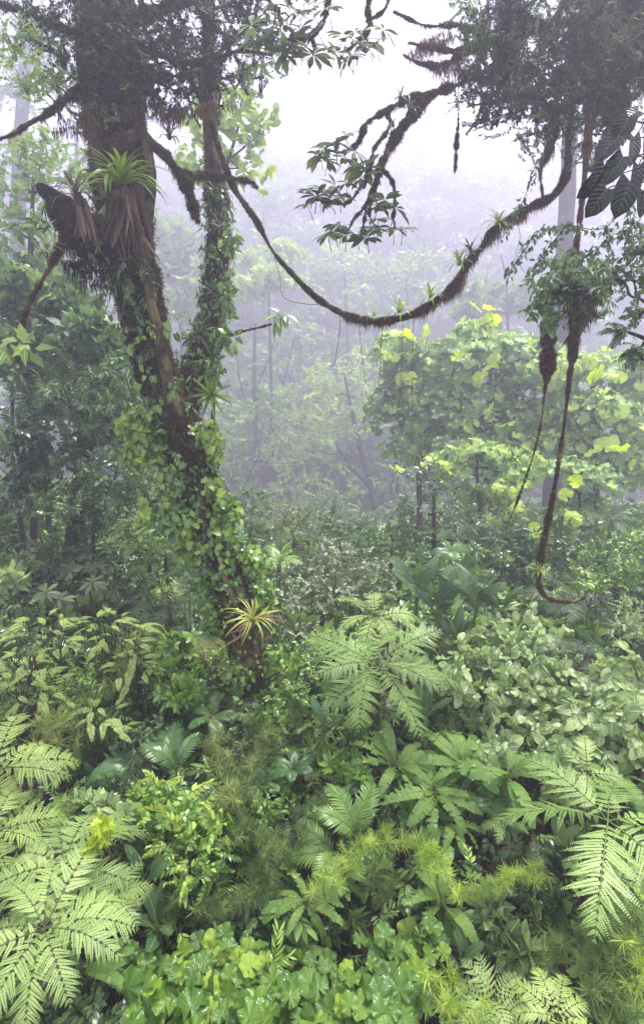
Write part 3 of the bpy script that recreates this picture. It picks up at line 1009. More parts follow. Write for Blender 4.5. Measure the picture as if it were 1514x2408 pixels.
def tree(name, label, cat, trunk, blobs, T, mat, size, bark='bark_dark', group=None, dens=1.0, tint=.5, up=.6, moss=0, fuzz=0, limbs=1, young=0, ymat='young', hang_mat='moss', bump=.06, sides=10, tvar=.7, drop=0.0, inner=.45, ground=True, yT=None, ysize=None):
    """trunk: list of [(px, py, width_px, depth)] stems (first is the trunk); blobs: [(px, py, rx_px, ry_px, depth)]"""
    stems = [pxpath(s, 6) for s in trunk]
    P0, r0 = stems[0]
    g0 = float(gz(P0[0][0], P0[0][1]))
    if P0[0][2] > g0 - .1:
        P0 = np.concatenate([[[P0[0][0], P0[0][1], g0 - .2]], P0]); r0 = np.concatenate([[r0[0] * 1.2], r0]); stems[0] = (P0, r0)
    b = P0[0].copy()
    t = thing(name, label, cat, b, group)
    tm = MB(); fm = MB(); cm = MB(); ym = MB(); later = []
    for i, (P, r) in enumerate(stems):
        if i == 0:
            tm.add(*tube_arr(P, r, sides, bump), .5)
        else:
            later.append(MB().add(*tube_arr(P, r, sides, bump), .5))
        if fuzz:
            fuzz_on(fm, P, r, int(fuzz * len(P)), max(.05, float(r.mean()) * .5))
        if moss:
            hang_on(fm, P, r, int(moss * len(P)), .35)
    allP = np.concatenate([s[0][len(s[0]) // 3:] for s in stems])
    allr = np.concatenate([s[1][len(s[1]) // 3:] for s in stems])
    for (bx, by, rx, ry, dd) in blobs:
        c = at(bx, by, dd)
        r = np.array([rx, (rx + ry) * .5, ry]) * dd / F
        k = int(dens * 10 * (rx * ry) * (dd / F) ** 2 / size ** 2) + 6
        blob(cm, T, c, r, k, size, up=up, tint=tint + R.normal() * .06, tvar=tvar, zdrop=drop, inner=inner)
        if young:
            blob(ym, yT or T, c + [0, 0, r[2] * .2], r, max(2, int(k * young)), ysize or size, up=.5, inner=.9)
        if limbs:
            lm = MB(); later.append(lm)
            dist = np.linalg.norm(allP - c, axis=1) + np.maximum(0, allP[:, 2] - c[2]) * .8
            j = int(np.argmin(dist))
            P, rr = limb(lm, allP[j], c, max(.02, allr[j] * .55), .012, 6, wob=.05)
            for q in range(int(3 * limbs)):
                e = c + rdir(1)[0] * r * .75
                limb(lm, P[int(len(P) * R.uniform(.5, .95))], e, .018, .005, 4, wob=.07, per=5)
    tm.build('trunk', M[bark], t, b)
    for lm in later:
        lm.build('branch', M[bark], t, b)
    cm.build('crown', [M[mat], M['twig']], t, b)
    o = ym.build('young_leaves', [M[ymat], M['twig']], t, b)
    if o: o['label'] = 'bright yellow-green young leaves'
    fm.build('moss', M[hang_mat], t, b)
    return t


def liana(name, label, cat, pts, bark='bark', fuzz=30, moss=4, fsize=.07, msize=.3, hang='moss', group=None, per=8, sides=8, bump=.14, vine=None, drip=None, rs=.44):
    P, r = pxpath(pts, per)
    b = P[-1].copy()
    t = thing(name, label, cat, b, group)
    r = r * rs
    m = MB(); m.add(*tube_arr(P, r, sides, bump, 6)); m.build('stem', M[bark], t, b)
    f = MB()
    if fuzz: fuzz_on(f, P, r, int(fuzz * len(P)), fsize)
    if moss: hang_on(f, P, r, int(moss * len(P)), msize)
    f.build('moss', M[hang], t, b)
    return t, P, r, b


def wires(name, label, cat, lines, rad=.006, group=None, mat='twig'):
    """a hanging root: [(px, py, depth)]"""
    P = smooth([at(*l) for l in lines], 6)
    b = P[0].copy()
    o = MB().add(*tube_arr(P, np.full(len(P), rad), 4)).build(name, M[mat], None, b)
    return tag(o, label, cat, group)


def leaf_runner(m, P, T, k, size, rad, young=None, yfrac=0, out=1.0):
    """leaves standing off a stem P at up to rad"""
    i = R.integers(0, len(P) - 1, k)
    Tn = nrm(P[np.minimum(i + 1, len(P) - 1)] - P[i])
    d = rdir(k); d = nrm(d - Tn * (d * Tn).sum(1, keepdims=True))
    rr = np.asarray(rad)[i] if not np.isscalar(rad) else rad
    pos = P[i] + d * (np.asarray(rr) * R.uniform(.9, 1.25, k))[:, None] + Tn * R.uniform(-.1, .1, (k, 1))
    Y = nrm(d * .5 + R.normal(size=(k, 3)) * .55 + [0, 0, -.75])
    Nn = d + R.normal(size=(k, 3)) * .35 + [0, 0, .45]
    s = size * R.uniform(.55, 1.2, k)
    y = R.random(k) < yfrac
    m.scatter(T, frames(Y, Nn)[~y], pos[~y], s[~y], R.random((~y).sum()), 0)
    if young is not None:
        young.scatter(T, frames(Y, Nn)[y], pos[y], s[y] * .8, R.random(y.sum()), 0)

# ------------------------------------------------------------------ the setting
def terrain():
    xs = np.concatenate([np.linspace(-300, -42, 40), np.linspace(-40, 40, 161), np.linspace(42, 300, 40)])
    ys = np.concatenate([np.linspace(-60, -4, 24), np.linspace(-3, 50, 150), np.linspace(51, 330, 100)])
    X, Y = np.meshgrid(xs, ys)
    V = np.stack([X, Y, gz(X, Y)], -1).reshape(-1, 3)
    nx, ny = len(xs), len(ys)
    i = (np.arange(ny - 1)[:, None] * nx + np.arange(nx - 1)[None]).ravel()
    o = MB().add(V, np.stack([i, i + 1, i + nx + 1, i + nx], 1)).build('ground', M['soil'], None, (0, 0, 0))
    tag(o, 'dark leaf-littered forest floor rising to a far hill', kind='structure')


terrain()


def undergrowth():
    """low leaves that cover the soil wherever nothing larger stands"""
    kinds = [(S_SMALL, .55), (S_OV, .6), (S_LONG, .6), (S_TINY, .5), (R_ELL, .4)]
    mats = [M['small_dark'], M['crown_mid'], M['small'], M['twig']]
    m = MB()
    for (y0, y1, n, hw) in ((1.5, 12, 2600, 12), (12, 24, 5200, 22), (24, 50, 6500, 36), (50, 80, 4500, 60), (80, 112, 2600, 90)):
        x = R.uniform(-hw, hw, n); y = R.uniform(y0, y1, n)
        bare = (np.sin(x * 1.1 + 2) * np.sin(y * .9 + .5) > .45) & (y < 14)
        for gx, gy, gr in ((1130, 2010, .8), (1000, 2270, .7), (830, 2200, .6), (1150, 2180, .8), (600, 2330, .5), (260, 2250, .5), (1180, 2100, .6)):
            q, _ = hit(gx, gy, .1); bare |= np.hypot(x - q[0], y - q[1]) < gr
        x, y = x[~bare], y[~bare]; n = len(x)
        hgt = R.uniform(.05, .55, n) * (1 + (y > 12) * .9 + (y > 24) * .8)
        pos = np.stack([x, y, gz(x, y) + hgt], 1)
        Y = R.normal(size=(n, 3)) * [1, 1, .25] + [0, 0, .25]
        j = R.integers(0, len(kinds), n); mt = R.integers(0, 3, n)
        s = R.uniform(.7, 1.5, n) * (1 + .6 * (y > 20) + 1.2 * (y > 50))
        Fm = frames(Y, np.array([0, 0, 1.]) + R.normal(size=(n, 3)) * .25)
        for k, (T, sz) in enumerate(kinds):
            for q in range(len(T)):
                for c in range(3):
                    e = (j == k) & (mt == c) & (np.arange(n) % len(T) == q)
                    tp = T[q]
                    m.scatter((tp[0], tp[1], tp[2], tp[3], np.where(tp[4] == 0, c, 3)), Fm[e], pos[e], s[e] * sz, R.random(e.sum()), .6)
    n = 700; x = R.uniform(-9, 9, n); y = R.uniform(3, 14, n)
    for i in range(n):
        hgt = R.uniform(.25, .95); b = np.array([x[i], y[i], gz(x[i], y[i])]); e = b + [R.normal() * .15, R.normal() * .15, hgt]
        T = (S_SMALL, S_OV, S_LONG, R_ELL, S_TINY)[R.integers(5)]; tp = T[R.integers(len(T))]; c = R.integers(0, 3)
        for _ in range(3):
            m.scatter((tp[0], tp[1], tp[2], tp[3], np.where(tp[4] == 0, c, 3)), frames(np.array([[R.normal(), R.normal(), .35]]), np.array([0, 0, 1.]) + R.normal(size=3) * .3), e[None], np.array([R.uniform(.25, .45)]), np.array([R.random()]), .6)
        m.add(*tube_arr([b, (b + e) / 2 + R.normal(size=3) * .04, e], .006, 3), .5, 3)
    tag(m.build('undergrowth', mats, None, (0, 0, 0)), 'low tangled undergrowth covering the forest floor', 'undergrowth', kind='stuff')


undergrowth()


def litter():
    m = MB(); n = 5200
    x = R.uniform(-9, 9, n); y = R.uniform(1.5, 14, n)
    P = np.stack([x, y, gz(x, y) + R.uniform(.005, .04, n)], 1)
    m.scatter(leaf_t(ell(.22), 2, .1, .15), frames(R.normal(size=(n, 3)) * [1, 1, .25], np.array([0, 0, 1.]) + R.normal(size=(n, 3)) * .4), P, R.uniform(.08, .3, n), R.random(n), 0)
    for _ in range(220):
        a = np.array([R.uniform(-8, 8), R.uniform(2, 13), 0]); e = a + R.normal(size=3) * [.8, .8, 0]
        a[2] = gz(a[0], a[1]) + .05; e[2] = gz(e[0], e[1]) + R.uniform(.05, 1.3)
        limb(m, a, e, .014, .006, 4, wob=.06, per=4)
    tag(m.build('leaf_litter', M['dead'], None, (0, 0, 0)), 'brown fallen leaves and twigs on the dark soil', 'leaf litter', kind='stuff')


litter()


def far_wood():
    m = MB()
    n = 900
    y = 98 + 160 * R.random(n) ** 1.1; x = R.uniform(-1, 1, n) * (22 + y * .85)
    for i in range(n):
        hh = R.uniform(6, 14); r = R.uniform(3, 6)
        c = np.array([x[i], y[i], gz(x[i], y[i]) + hh - r * .4])
        for _ in range(2):
            blob(m, [L_TWO], c + R.normal(size=3) * [r * .6, r * .6, r * .25], np.array([r, r, r * .6]), 100, 2.1, up=.6, inner=.7, jit=.9)
    tag(m.build('far_forest', [M['crown_mid'], M['twig']], None, (0, 0, 0)), 'hazy forest canopy on the far hillside', 'forest', kind='stuff')


far_wood()

# emergent trees of the far ridge
for lab, px, base, top, d, w_ in (
        ('pale flat-topped tree on the far ridge beside the big leaning trunk', 612, 420, 318, 84, 62),
        ('faint broad tree on the far ridge left of the hanging umbrella-leaf branch', 800, 440, 335, 92, 80),
        ('faint tall tree on the far ridge under the hanging root', 1070, 430, 330, 95, 70),
        ('faint layered tree lower on the hazy slope behind the liana', 620, 560, 445, 62, 75),
        ('ghostly round tree on the slope between umbrella-leaf branch and liana', 985, 560, 480, 66, 80)):
    d = d * 2.1
    bl = [(px + w_ * a, top + (base - top) * bq, w_ * cq, (base - top) * .2, d) for a, bq, cq in ((0, .12, .75), (-.5, .3, .5), (.5, .34, .55), (.1, .45, .6))]
    p = at(px, base, d)
    tree('far_tree', lab, 'tree', [[(px, base + 90, 10, d), (px, base, 9, d), (px, top + 12, 5, d)]], bl, S_SMALL, 'crown_mid', 4.0, bark='bark_dark', group='emergent trees on the far hill', dens=.8, sides=6)

# ------------------------------------------------------------------ misty trees of the middle distance
MG = 'misty trees of the middle distance'


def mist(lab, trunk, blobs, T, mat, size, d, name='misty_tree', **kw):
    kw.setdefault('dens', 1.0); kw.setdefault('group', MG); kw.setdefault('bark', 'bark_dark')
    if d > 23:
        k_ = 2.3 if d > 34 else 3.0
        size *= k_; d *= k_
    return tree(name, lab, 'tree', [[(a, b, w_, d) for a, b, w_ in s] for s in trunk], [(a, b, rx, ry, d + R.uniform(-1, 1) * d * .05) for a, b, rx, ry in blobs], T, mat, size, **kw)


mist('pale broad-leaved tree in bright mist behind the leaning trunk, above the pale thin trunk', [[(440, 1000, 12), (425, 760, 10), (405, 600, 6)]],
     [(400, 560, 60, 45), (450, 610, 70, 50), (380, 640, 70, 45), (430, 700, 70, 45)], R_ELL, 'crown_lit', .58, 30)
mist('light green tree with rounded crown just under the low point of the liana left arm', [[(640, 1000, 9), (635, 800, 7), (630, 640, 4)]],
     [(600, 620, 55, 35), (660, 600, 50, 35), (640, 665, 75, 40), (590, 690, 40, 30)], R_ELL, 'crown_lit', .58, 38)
mist('pale tree half dissolved in mist above the liana curve', [[(820, 900, 8), (815, 760, 7), (810, 640, 4)]],
     [(790, 610, 70, 38), (850, 640, 60, 36), (740, 660, 50, 36), (820, 690, 90, 30)], S_OV, 'crown_lit', 1.3, 48)
mist('pale tree in mist behind the liana curve, beside the big-leaved tree', [[(960, 900, 8), (960, 760, 7), (955, 640, 4)]],
     [(930, 640, 60, 40), (985, 620, 55, 40), (1020, 680, 60, 36), (950, 700, 70, 34)], S_OV, 'crown_lit', 1.3, 46)
mist('misty light tree with bare upright fork right of the liana', [[(1200, 900, 9), (1193, 760, 7), (1190, 640, 5)], [(1190, 660, 5), (1178, 600, 3)], [(1190, 665, 4), (1212, 615, 2)]],
     [(1130, 690, 60, 34), (1180, 720, 60, 34), (1240, 700, 50, 40), (1100, 730, 50, 30)], R_ELL, 'crown_lit', .55, 36)
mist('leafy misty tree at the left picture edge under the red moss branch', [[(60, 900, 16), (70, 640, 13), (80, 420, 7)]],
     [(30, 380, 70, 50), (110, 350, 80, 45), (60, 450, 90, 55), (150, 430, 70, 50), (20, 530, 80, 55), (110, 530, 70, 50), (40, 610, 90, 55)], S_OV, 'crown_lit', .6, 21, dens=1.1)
mist('dim misty tree rising behind the top of the left bank', [[(170, 800, 14), (180, 500, 12), (180, 300, 7)]],
     [(160, 560, 70, 60), (190, 640, 60, 60), (120, 680, 80, 60), (60, 700, 80, 60), (200, 740, 70, 60)], S_OV, 'crown_mid', .8, 26)
mist('tall grey trunk dissolving in mist at the far upper left', [[(40, 700, 34), (48, 350, 30), (60, 150, 26), (66, -60, 22)]],
     [(30, 90, 90, 60), (110, 40, 80, 60), (60, 180, 80, 40), (140, 150, 60, 45), (20, 230, 60, 40)], S_SMALL, 'crown_mid', 1.0, 24, dens=.9)
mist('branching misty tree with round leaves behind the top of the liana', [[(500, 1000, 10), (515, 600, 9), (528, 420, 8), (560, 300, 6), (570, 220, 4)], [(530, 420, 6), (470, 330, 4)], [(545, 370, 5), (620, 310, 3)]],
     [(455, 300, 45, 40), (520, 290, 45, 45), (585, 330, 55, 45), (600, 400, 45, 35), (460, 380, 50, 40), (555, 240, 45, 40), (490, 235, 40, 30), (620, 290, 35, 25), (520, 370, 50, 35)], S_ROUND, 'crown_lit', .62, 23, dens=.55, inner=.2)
mist('slender grey tree with bare fanning branches right of the ivy trunk', [[(605, 1310, 15), (602, 1100, 13), (598, 900, 11), (600, 760, 6)], [(604, 1110, 8), (640, 1000, 6), (672, 880, 4), (700, 760, 2)], [(600, 1000, 6), (565, 900, 4), (555, 800, 2)], [(600, 920, 6), (640, 820, 3), (655, 740, 2)], [(600, 1080, 6), (555, 980, 4), (525, 900, 2)], [(672, 880, 3), (690, 800, 2)]],
     [(600, 780, 60, 40), (690, 800, 60, 40), (560, 860, 50, 40), (640, 860, 60, 36), (720, 760, 40, 30)], S_SMALL, 'crown_lit', .9, 30, dens=.35, bark='bark_pale', inner=.1)
mist('small-leaved tree with a leaning dark trunk in the misty hollow', [[(893, 1300, 17), (880, 1180, 15), (848, 1060, 12), (825, 960, 9), (810, 880, 5)], [(870, 1150, 7), (812, 1080, 5), (780, 1020, 3)]],
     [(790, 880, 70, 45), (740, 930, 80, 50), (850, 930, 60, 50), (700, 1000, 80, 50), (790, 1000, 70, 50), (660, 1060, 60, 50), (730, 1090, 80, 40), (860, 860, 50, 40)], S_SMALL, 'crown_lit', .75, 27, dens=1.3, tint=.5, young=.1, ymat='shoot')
mist('low bushy tree with pale leaf tips filling the hollow', [[(700, 1330, 9), (700, 1200, 6)]],
     [(690, 1150, 80, 50), (780, 1160, 80, 50), (650, 1220, 70, 50), (740, 1230, 90, 50), (830, 1240, 60, 50)], S_TINY, 'crown_lit', .8, 25, dens=1.2, tint=.35)
mist('olive bushy tree beside the leaning dark trunk', [[(950, 1310, 9), (950, 1200, 6)]],
     [(930, 1120, 50, 50), (960, 1200, 60, 60), (900, 1230, 40, 40)], S_SMALL, 'crown_mid', .75, 25)
mist('misty bush crown between the fanning tree and the ivy trunk', [[(560, 1330, 9), (560, 1200, 6)]],
     [(560, 1090, 50, 50), (590, 1180, 55, 50), (540, 1010, 50, 60), (640, 960, 60, 50), (580, 1260, 60, 45)], S_OV, 'crown_lit', .7, 26, dens=1.2, tint=.4)

# the bank on the left: dark leaves and slim trunks
for lab, x0, y0, x1, y1, w_, d in (('slim dark trunk standing nearest the left edge of the dim bank', 80, 1320, 66, 640, 16, 20.5), ('slim dark trunk second in from the edge of the dim bank', 122, 1320, 98, 690, 13, 22),
                                  ('thin pale-barked trunk right of the dim bank by the ivy', 350, 1320, 326, 1080, 11, 19)):
    tree('slim_tree', lab, 'tree', [[(x0, y0, w_, d), ((x0 + x1) / 2 + R.normal() * 5, (y0 + y1) / 2, w_ * .85, d), (x1, y1, w_ * .6, d)]], [(x1 - 10, y1 - 20, 55, 40, d), (x1 + 30, y1 + 10, 50, 40, d)] if w_ > 12 else [], S_OV, 'crown_mid', .8, bark='bark_dark' if w_ > 12 else 'bark_pale', group='slim trunks on the left bank', dens=.8)
tree('dead_trunk', 'leaning dark stump-like trunk among leaves of the dim bank', 'tree', [[(175, 1290, 46, 19.5), (195, 1100, 38, 19.5), (225, 940, 28, 19.5), (240, 850, 18, 19.5)]], [], S_OV, 'crown_mid', .8, fuzz=40, moss=3, hang_mat='moss_dark')
BK = .84
BANK = 'dim leafy trees on the left bank'
for lab, tr, bl, T, mt, sz, d, tn in (
        ('dim glossy-leaved tree at the top of the left bank', [(60, 1100, 10), (60, 860, 6)], [(40, 760, 80, 60), (130, 790, 80, 50), (60, 860, 90, 50), (170, 870, 60, 50)], S_OV, 'crown_mid', .8, 21, .5),
        ('dim tree with drooping leaves behind the hanging bright sprig', [(180, 1150, 10), (190, 930, 6)], [(170, 940, 80, 60), (240, 900, 60, 60), (90, 940, 70, 50), (260, 1000, 60, 60)], S_LONG, 'crown_mid', .8, 20, .42),
        ('dim bush-like tree in the middle of the left bank behind the dark stump', [(300, 1250, 9), (300, 1000, 5)], [(280, 860, 60, 50), (300, 940, 60, 50), (330, 1030, 50, 50), (250, 1000, 60, 50)], S_OV, 'crown_mid', .75, 21, .45),
        ('bright-topped tree on the left bank beside the drooping rusty branch', [(30, 1000, 9), (30, 750, 5)], [(20, 680, 70, 50), (140, 700, 70, 50), (210, 790, 60, 50), (30, 830, 70, 50)], R_ELL, 'crown_mid', .6, 21, .6),
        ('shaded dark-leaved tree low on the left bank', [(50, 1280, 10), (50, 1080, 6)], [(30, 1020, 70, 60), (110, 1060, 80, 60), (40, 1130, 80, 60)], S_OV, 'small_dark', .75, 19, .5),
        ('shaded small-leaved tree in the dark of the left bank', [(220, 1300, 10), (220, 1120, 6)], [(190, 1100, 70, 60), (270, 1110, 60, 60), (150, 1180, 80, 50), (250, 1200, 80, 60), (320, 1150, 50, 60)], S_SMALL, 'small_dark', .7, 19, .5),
        ('small-leaved bush tree behind the pale thin trunk', [(390, 1330, 8), (390, 1200, 5)], [(340, 1230, 60, 50), (400, 1260, 60, 45), (300, 1270, 60, 45), (420, 1190, 40, 50)], S_SMALL, 'crown_mid', .62, 18, .5)):
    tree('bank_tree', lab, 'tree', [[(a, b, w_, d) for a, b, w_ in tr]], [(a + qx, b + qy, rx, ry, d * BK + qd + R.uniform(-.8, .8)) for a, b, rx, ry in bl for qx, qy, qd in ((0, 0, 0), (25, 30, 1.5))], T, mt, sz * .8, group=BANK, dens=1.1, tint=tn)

# right of the hollow: trees with very large rounded leaves
BIGS = 'large-leaved trees right of the hollow'
ROS_BIG = rosettes(BLG[0], 2, n=5, el=.75, size=.75, droop=.5) + rosettes(BLG[1], 2, n=4, el=.85, size=.8, droop=.6)
SP_BIG = []
for q in range(4):
    mm = MB(); n = 5
    a = np.arange(n) * 2.4 + R.random()
    tip = np.stack([np.cos(a) * .75, .05 + .35 * R.random(n), np.sin(a) * .75], 1)
    Yv = nrm(tip * [1, .3, 1] + [0, -.5, 0]); Nn = tip * [.5, 0, .5] + np.array([0, .9, 0]) + R.normal(size=(n, 3)) * .25
    fm_ = frames(Yv, Nn)
    for i in range(n):
        mm.scatter(BLG[R.integers(3)], fm_[i][None], tip[i][None], np.array([R.uniform(.75, 1.15)]), np.array([R.random()]), 0, mat=0)
        V, Q, U = tube_arr(smooth([(0, -.5, 0), tip[i] * [.3, 1, .3] + [0, .05, 0], tip[i]], 4), .014, 3); mm.add(V, Q, U, .5, 1)
    SP_BIG.append(mm.tmpl())


def bigtree(lab, tr, bl, d, young, dens=1.25):
    d = d * 1.22
    t = tree('large_leaved_tree', lab, 'tree', [[(a, b, w_, d) for a, b, w_ in s] for s in tr], [], SP_BIG, 'big', .8, group=BIGS, bark='bark_dark')
    m = MB(); y = MB()
    b = np.array(t.location)
    size = 28 * d / F
    allP = np.concatenate([pxpath([(a, bb, w_, d) for a, bb, w_ in s])[0][4:] for s in tr])
    for (px, py, rx, ry) in bl:
        c = at(px, py, d + R.uniform(-1.2, 1.2)); r = np.array([rx, (rx + ry) * .5, ry]) * d / F
        k = int(dens * 1.5 * rx * ry / 28 ** 2 * 2.8) + 4
        dd = rdir(k); dd[:, 2] = np.where(R.random(k) < .55, np.abs(dd[:, 2]), dd[:, 2])
        pos = c + dd * r * R.uniform(.5, 1, (k, 1))
        Y = dd * .6 + R.normal(size=(k, 3)) * .25 + [0, 0, .7]
        fr = frames(Y, rdir(k))
        j = R.integers(0, 4, k); s = size * R.uniform(.7, 1.15, k)
        for q in range(4):
            m.scatter(SP_BIG[q], fr[j == q], pos[j == q], s[j == q], np.clip(.5 + R.normal(size=(j == q).sum()) * .2, 0, 1), .6)
        a0 = allP[np.argmin(np.linalg.norm(allP - c, axis=1) + np.maximum(0, allP[:, 2] - c[2]))]
        lm = MB(); e = c + rdir(1)[0] * r * .3
        P, _r = limb(lm, a0, e, .07, .02, 5, wob=.05)
        for _ in range(2):
            limb(lm, P[int(len(P) * R.uniform(.4, .8))], c + rdir(1)[0] * r * .7, .04, .015, 5, wob=.05)
        lm.build('branch', M['twig'], t, b)
    for (px, py, s) in young:
        c = at(px, py, d - 3.0)
        toc = nrm(np.array([0, 0, CAMZ + 2]) - c)
        sz = s * (d - 3.0) / F
        nv = toc * .6 + R.normal(size=3) * .4 + [0, 0, .45]
        Yv = nrm(R.normal(size=3) * .7 + [0, 0, .25])
        y.scatter(BLG[R.integers(3)], frames(Yv[None], nv), c[None], np.array([sz * .8]), np.array([R.random()]), 0)
        limb(y, c + [0, .3, -1.3], c, .02, .01, 4, wob=.03, mat=1)
    m.build('crown', [M['big'], M['twig']], t, b)
    o = y.build('young_leaves', [M['big_young'], M['twig']], t, b)
    if o: o['label'] = 'lime-yellow young leaves catching the light'  # lime-yellow is the young leaves' own colour


bigtree('large-leaved tree whose top stands highest under the liana', [[(1150, 1330, 20), (1145, 1120, 17), (1150, 900, 12), (1150, 800, 7)], [(1146, 1050, 9), (1215, 930, 6)], [(1147, 1000, 9), (1080, 900, 6)]],
        [(1125, 800, 75, 40), (1070, 850, 80, 45), (1180, 850, 70, 45), (1130, 920, 90, 45), (1220, 910, 50, 45), (1140, 990, 90, 45), (1060, 950, 60, 45), (1230, 1000, 60, 50), (1280, 900, 50, 50), (1260, 830, 50, 40), (1190, 1060, 70, 45), (1080, 1040, 60, 45), (1290, 980, 50, 50)], 27,
        [(1117, 722, 46), (1150, 726, 40), (1135, 748, 36), (1160, 752, 40), (1168, 850, 46), (1137, 876, 52), (1125, 890, 34), (1072, 838, 36), (1150, 970, 56), (1192, 995, 48), (1150, 762, 30)])
bigtree('large-leaved tree with a low spread crown beside the misty hollow', [[(985, 1330, 16), (985, 1150, 13), (975, 960, 9), (960, 850, 5)]],
        [(935, 830, 60, 36), (985, 870, 70, 40), (930, 900, 60, 40), (990, 950, 80, 45), (1000, 1020, 70, 40), (950, 1060, 60, 40), (1030, 900, 50, 45), (900, 960, 40, 40)], 29,
        [(930, 785, 40), (965, 782, 44), (995, 786, 40), (1005, 775, 34), (850, 835, 30), (905, 833, 40), (925, 838, 36), (945, 893, 44), (968, 890, 40), (890, 818, 30)])
bigtree('large-leaved tree behind the hanging liana at the right', [[(1400, 1330, 20), (1400, 1150, 16), (1395, 950, 12), (1390, 850, 7)]],
        [(1350, 880, 60, 45), (1420, 880, 70, 45), (1480, 930, 60, 45), (1330, 960, 60, 45), (1410, 970, 80, 45), (1490, 1010, 50, 45), (1440, 1070, 70, 40), (1350, 1040, 60, 45), (1290, 1060, 50, 45), (1490, 1120, 50, 40), (1300, 870, 40, 40), (1500, 860, 40, 40), (1380, 1100, 60, 40)], 25,
        [(1345, 838, 44), (1325, 832, 40), (1385, 845, 34), (1405, 872, 50), (1430, 880, 46), (1393, 888, 44), (1455, 890, 40), (1420, 1050, 60), (1450, 1060, 64), (1395, 1062, 48), (1440, 1040, 44), (1480, 1095, 34)])
bigtree('lower large-leaved tree with torn shaded leaves in the front of the hollow', [[(1130, 1360, 14), (1130, 1240, 11), (1120, 1100, 7)]],
        [(1060, 1100, 60, 40), (1130, 1080, 70, 40), (1180, 1140, 70, 40), (1110, 1170, 60, 30), (1230, 1100, 50, 40), (1150, 1210, 60, 26)], 22,
        [(1052, 1103, 44), (940, 1105, 34), (925, 1100, 28), (1220, 1190, 44), (1205, 1160, 30), (1040, 1090, 36), (1168, 1150, 36)], .75)
bigtree('low large-leaved tree right of the thin hanging root', [[(1370, 1380, 13), (1370, 1280, 10), (1360, 1160, 6)]],
        [(1330, 1130, 60, 40), (1400, 1140, 60, 40), (1370, 1200, 60, 36), (1320, 1220, 50, 30)], 20,
        [(1347, 1132, 40), (1330, 1165, 40), (1345, 1215, 50), (1262, 1258, 44), (1255, 1240, 30), (1350, 1225, 30)], .7)
tree('shrub_tree', 'dark tree clothed in tiny leaves below the large-leaved trees', 'tree', [[(1020, 1340, 14, 20.5), (1020, 1150, 8, 20.5)]],
     [(990, 1120, 50, 50, 20.5), (1050, 1150, 60, 60, 20.5), (1000, 1210, 70, 60, 20), (1080, 1240, 70, 50, 20), (970, 1260, 50, 40, 20), (1150, 1260, 60, 45, 20)], S_SMALL, 'small_dark', .5, tint=.6)
tree('shrub_tree', 'shaded dark bush tree behind the foot of the thin hanging root', 'tree', [[(1230, 1390, 14, 19), (1230, 1260, 8, 19)]],
     [(1200, 1270, 60, 50, 19), (1250, 1320, 60, 50, 18.5), (1190, 1340, 50, 40, 18.5), (1330, 1300, 60, 50, 19)], S_OV, 'small_dark', .6, tint=.4)
tree('tall_trunk', 'tall pale misty trunk behind the hanging epiphyte clump', 'tree', [[(1294, 1250, 46, 44), (1310, 900, 42, 44), (1326, 600, 38, 44), (1340, 300, 34, 44), (1352, 0, 30, 44), (1356, -160, 26, 44)]],
     [(1300, 40, 90, 60, 44), (1400, 60, 90, 70, 44), (1240, 100, 60, 50, 44), (1450, 200, 80, 60, 44)], S_SMALL, 'crown_mid', 1.8, bark='bark_pale', fuzz=3, dens=.9)

# bushes on the lip of the hollow
for lab, tr, bl, T, mt, sz, d, tn in (
        ('dim leafy bush on the lip of the hollow right beside the ivied trunk', [(590, 1330, 8), (590, 1260, 5)], [(570, 1240, 50, 45), (620, 1270, 50, 36), (590, 1180, 36, 40), (540, 1290, 40, 30)], S_OV, 'crown_mid', .6, 23, .45),
        ('thin twiggy bush with olive leaf tips on the lip of the hollow', [(690, 1340, 7), (690, 1250, 4)], [(680, 1250, 50, 50), (730, 1280, 50, 36), (660, 1200, 40, 40), (720, 1210, 40, 36)], S_FINE, 'olive', .7, 24, .4),
        ('dark small-leaved bush in the middle of the lip of the hollow', [(800, 1340, 7), (800, 1260, 4)], [(790, 1270, 50, 36), (840, 1250, 46, 40), (770, 1220, 36, 36)], S_SMALL, 'crown_mid', .6, 22, .3),
        ('pale-tipped bush at the foot of the leaning dark trunk', [(920, 1340, 7), (920, 1260, 4)], [(900, 1270, 46, 40), (940, 1240, 40, 46), (960, 1290, 40, 30), (870, 1290, 36, 30)], S_OV, 'crown_mid', .55, 21, .6)):
    tree('hollow_bush', lab, 'bush', [[(a, b, w_, d) for a, b, w_ in tr]], [(a, b, rx, ry, d + R.uniform(-.8, .8)) for a, b, rx, ry in bl], T, mt, sz, group='bushes on the lip of the hollow', dens=1.0, tint=tn)

# ------------------------------------------------------------------ the big leaning tree
trunkL = [(662, 1760, 140, 12.9), (640, 1690, 118, 12.7), (602, 1560, 112, 12.4), (560, 1440, 104, 12.2), (520, 1330, 100, 12.0), (488, 1230, 96, 11.9), (455, 1120, 96, 11.7), (420, 1020, 96, 11.6),
          (382, 920, 92, 11.4), (352, 820, 92, 11.2), (334, 720, 98, 11.1), (312, 630, 108, 11.0), (294, 520, 112, 10.9), (284, 420, 122, 10.8), (274, 320, 126, 10.7), (262, 220, 128, 10.6), (252, 100, 126, 10.5), (248, -60, 122, 10.4)]
forkR = [(432, 1030, 40, 11.8), (438, 960, 66, 12.0), (462, 860, 70, 12.3), (496, 760, 66, 12.5), (510, 650, 60, 12.6), (514, 550, 58, 12.6), (508, 450, 52, 12.6), (500, 380, 40, 12.5), (494, 250, 34, 12.4), (492, 100, 30, 12.3), (490, -60, 26, 12.2)]
P0, r0 = pxpath(trunkL, 10); PF, rF = pxpath(forkR, 10)
bT = P0[0].copy()
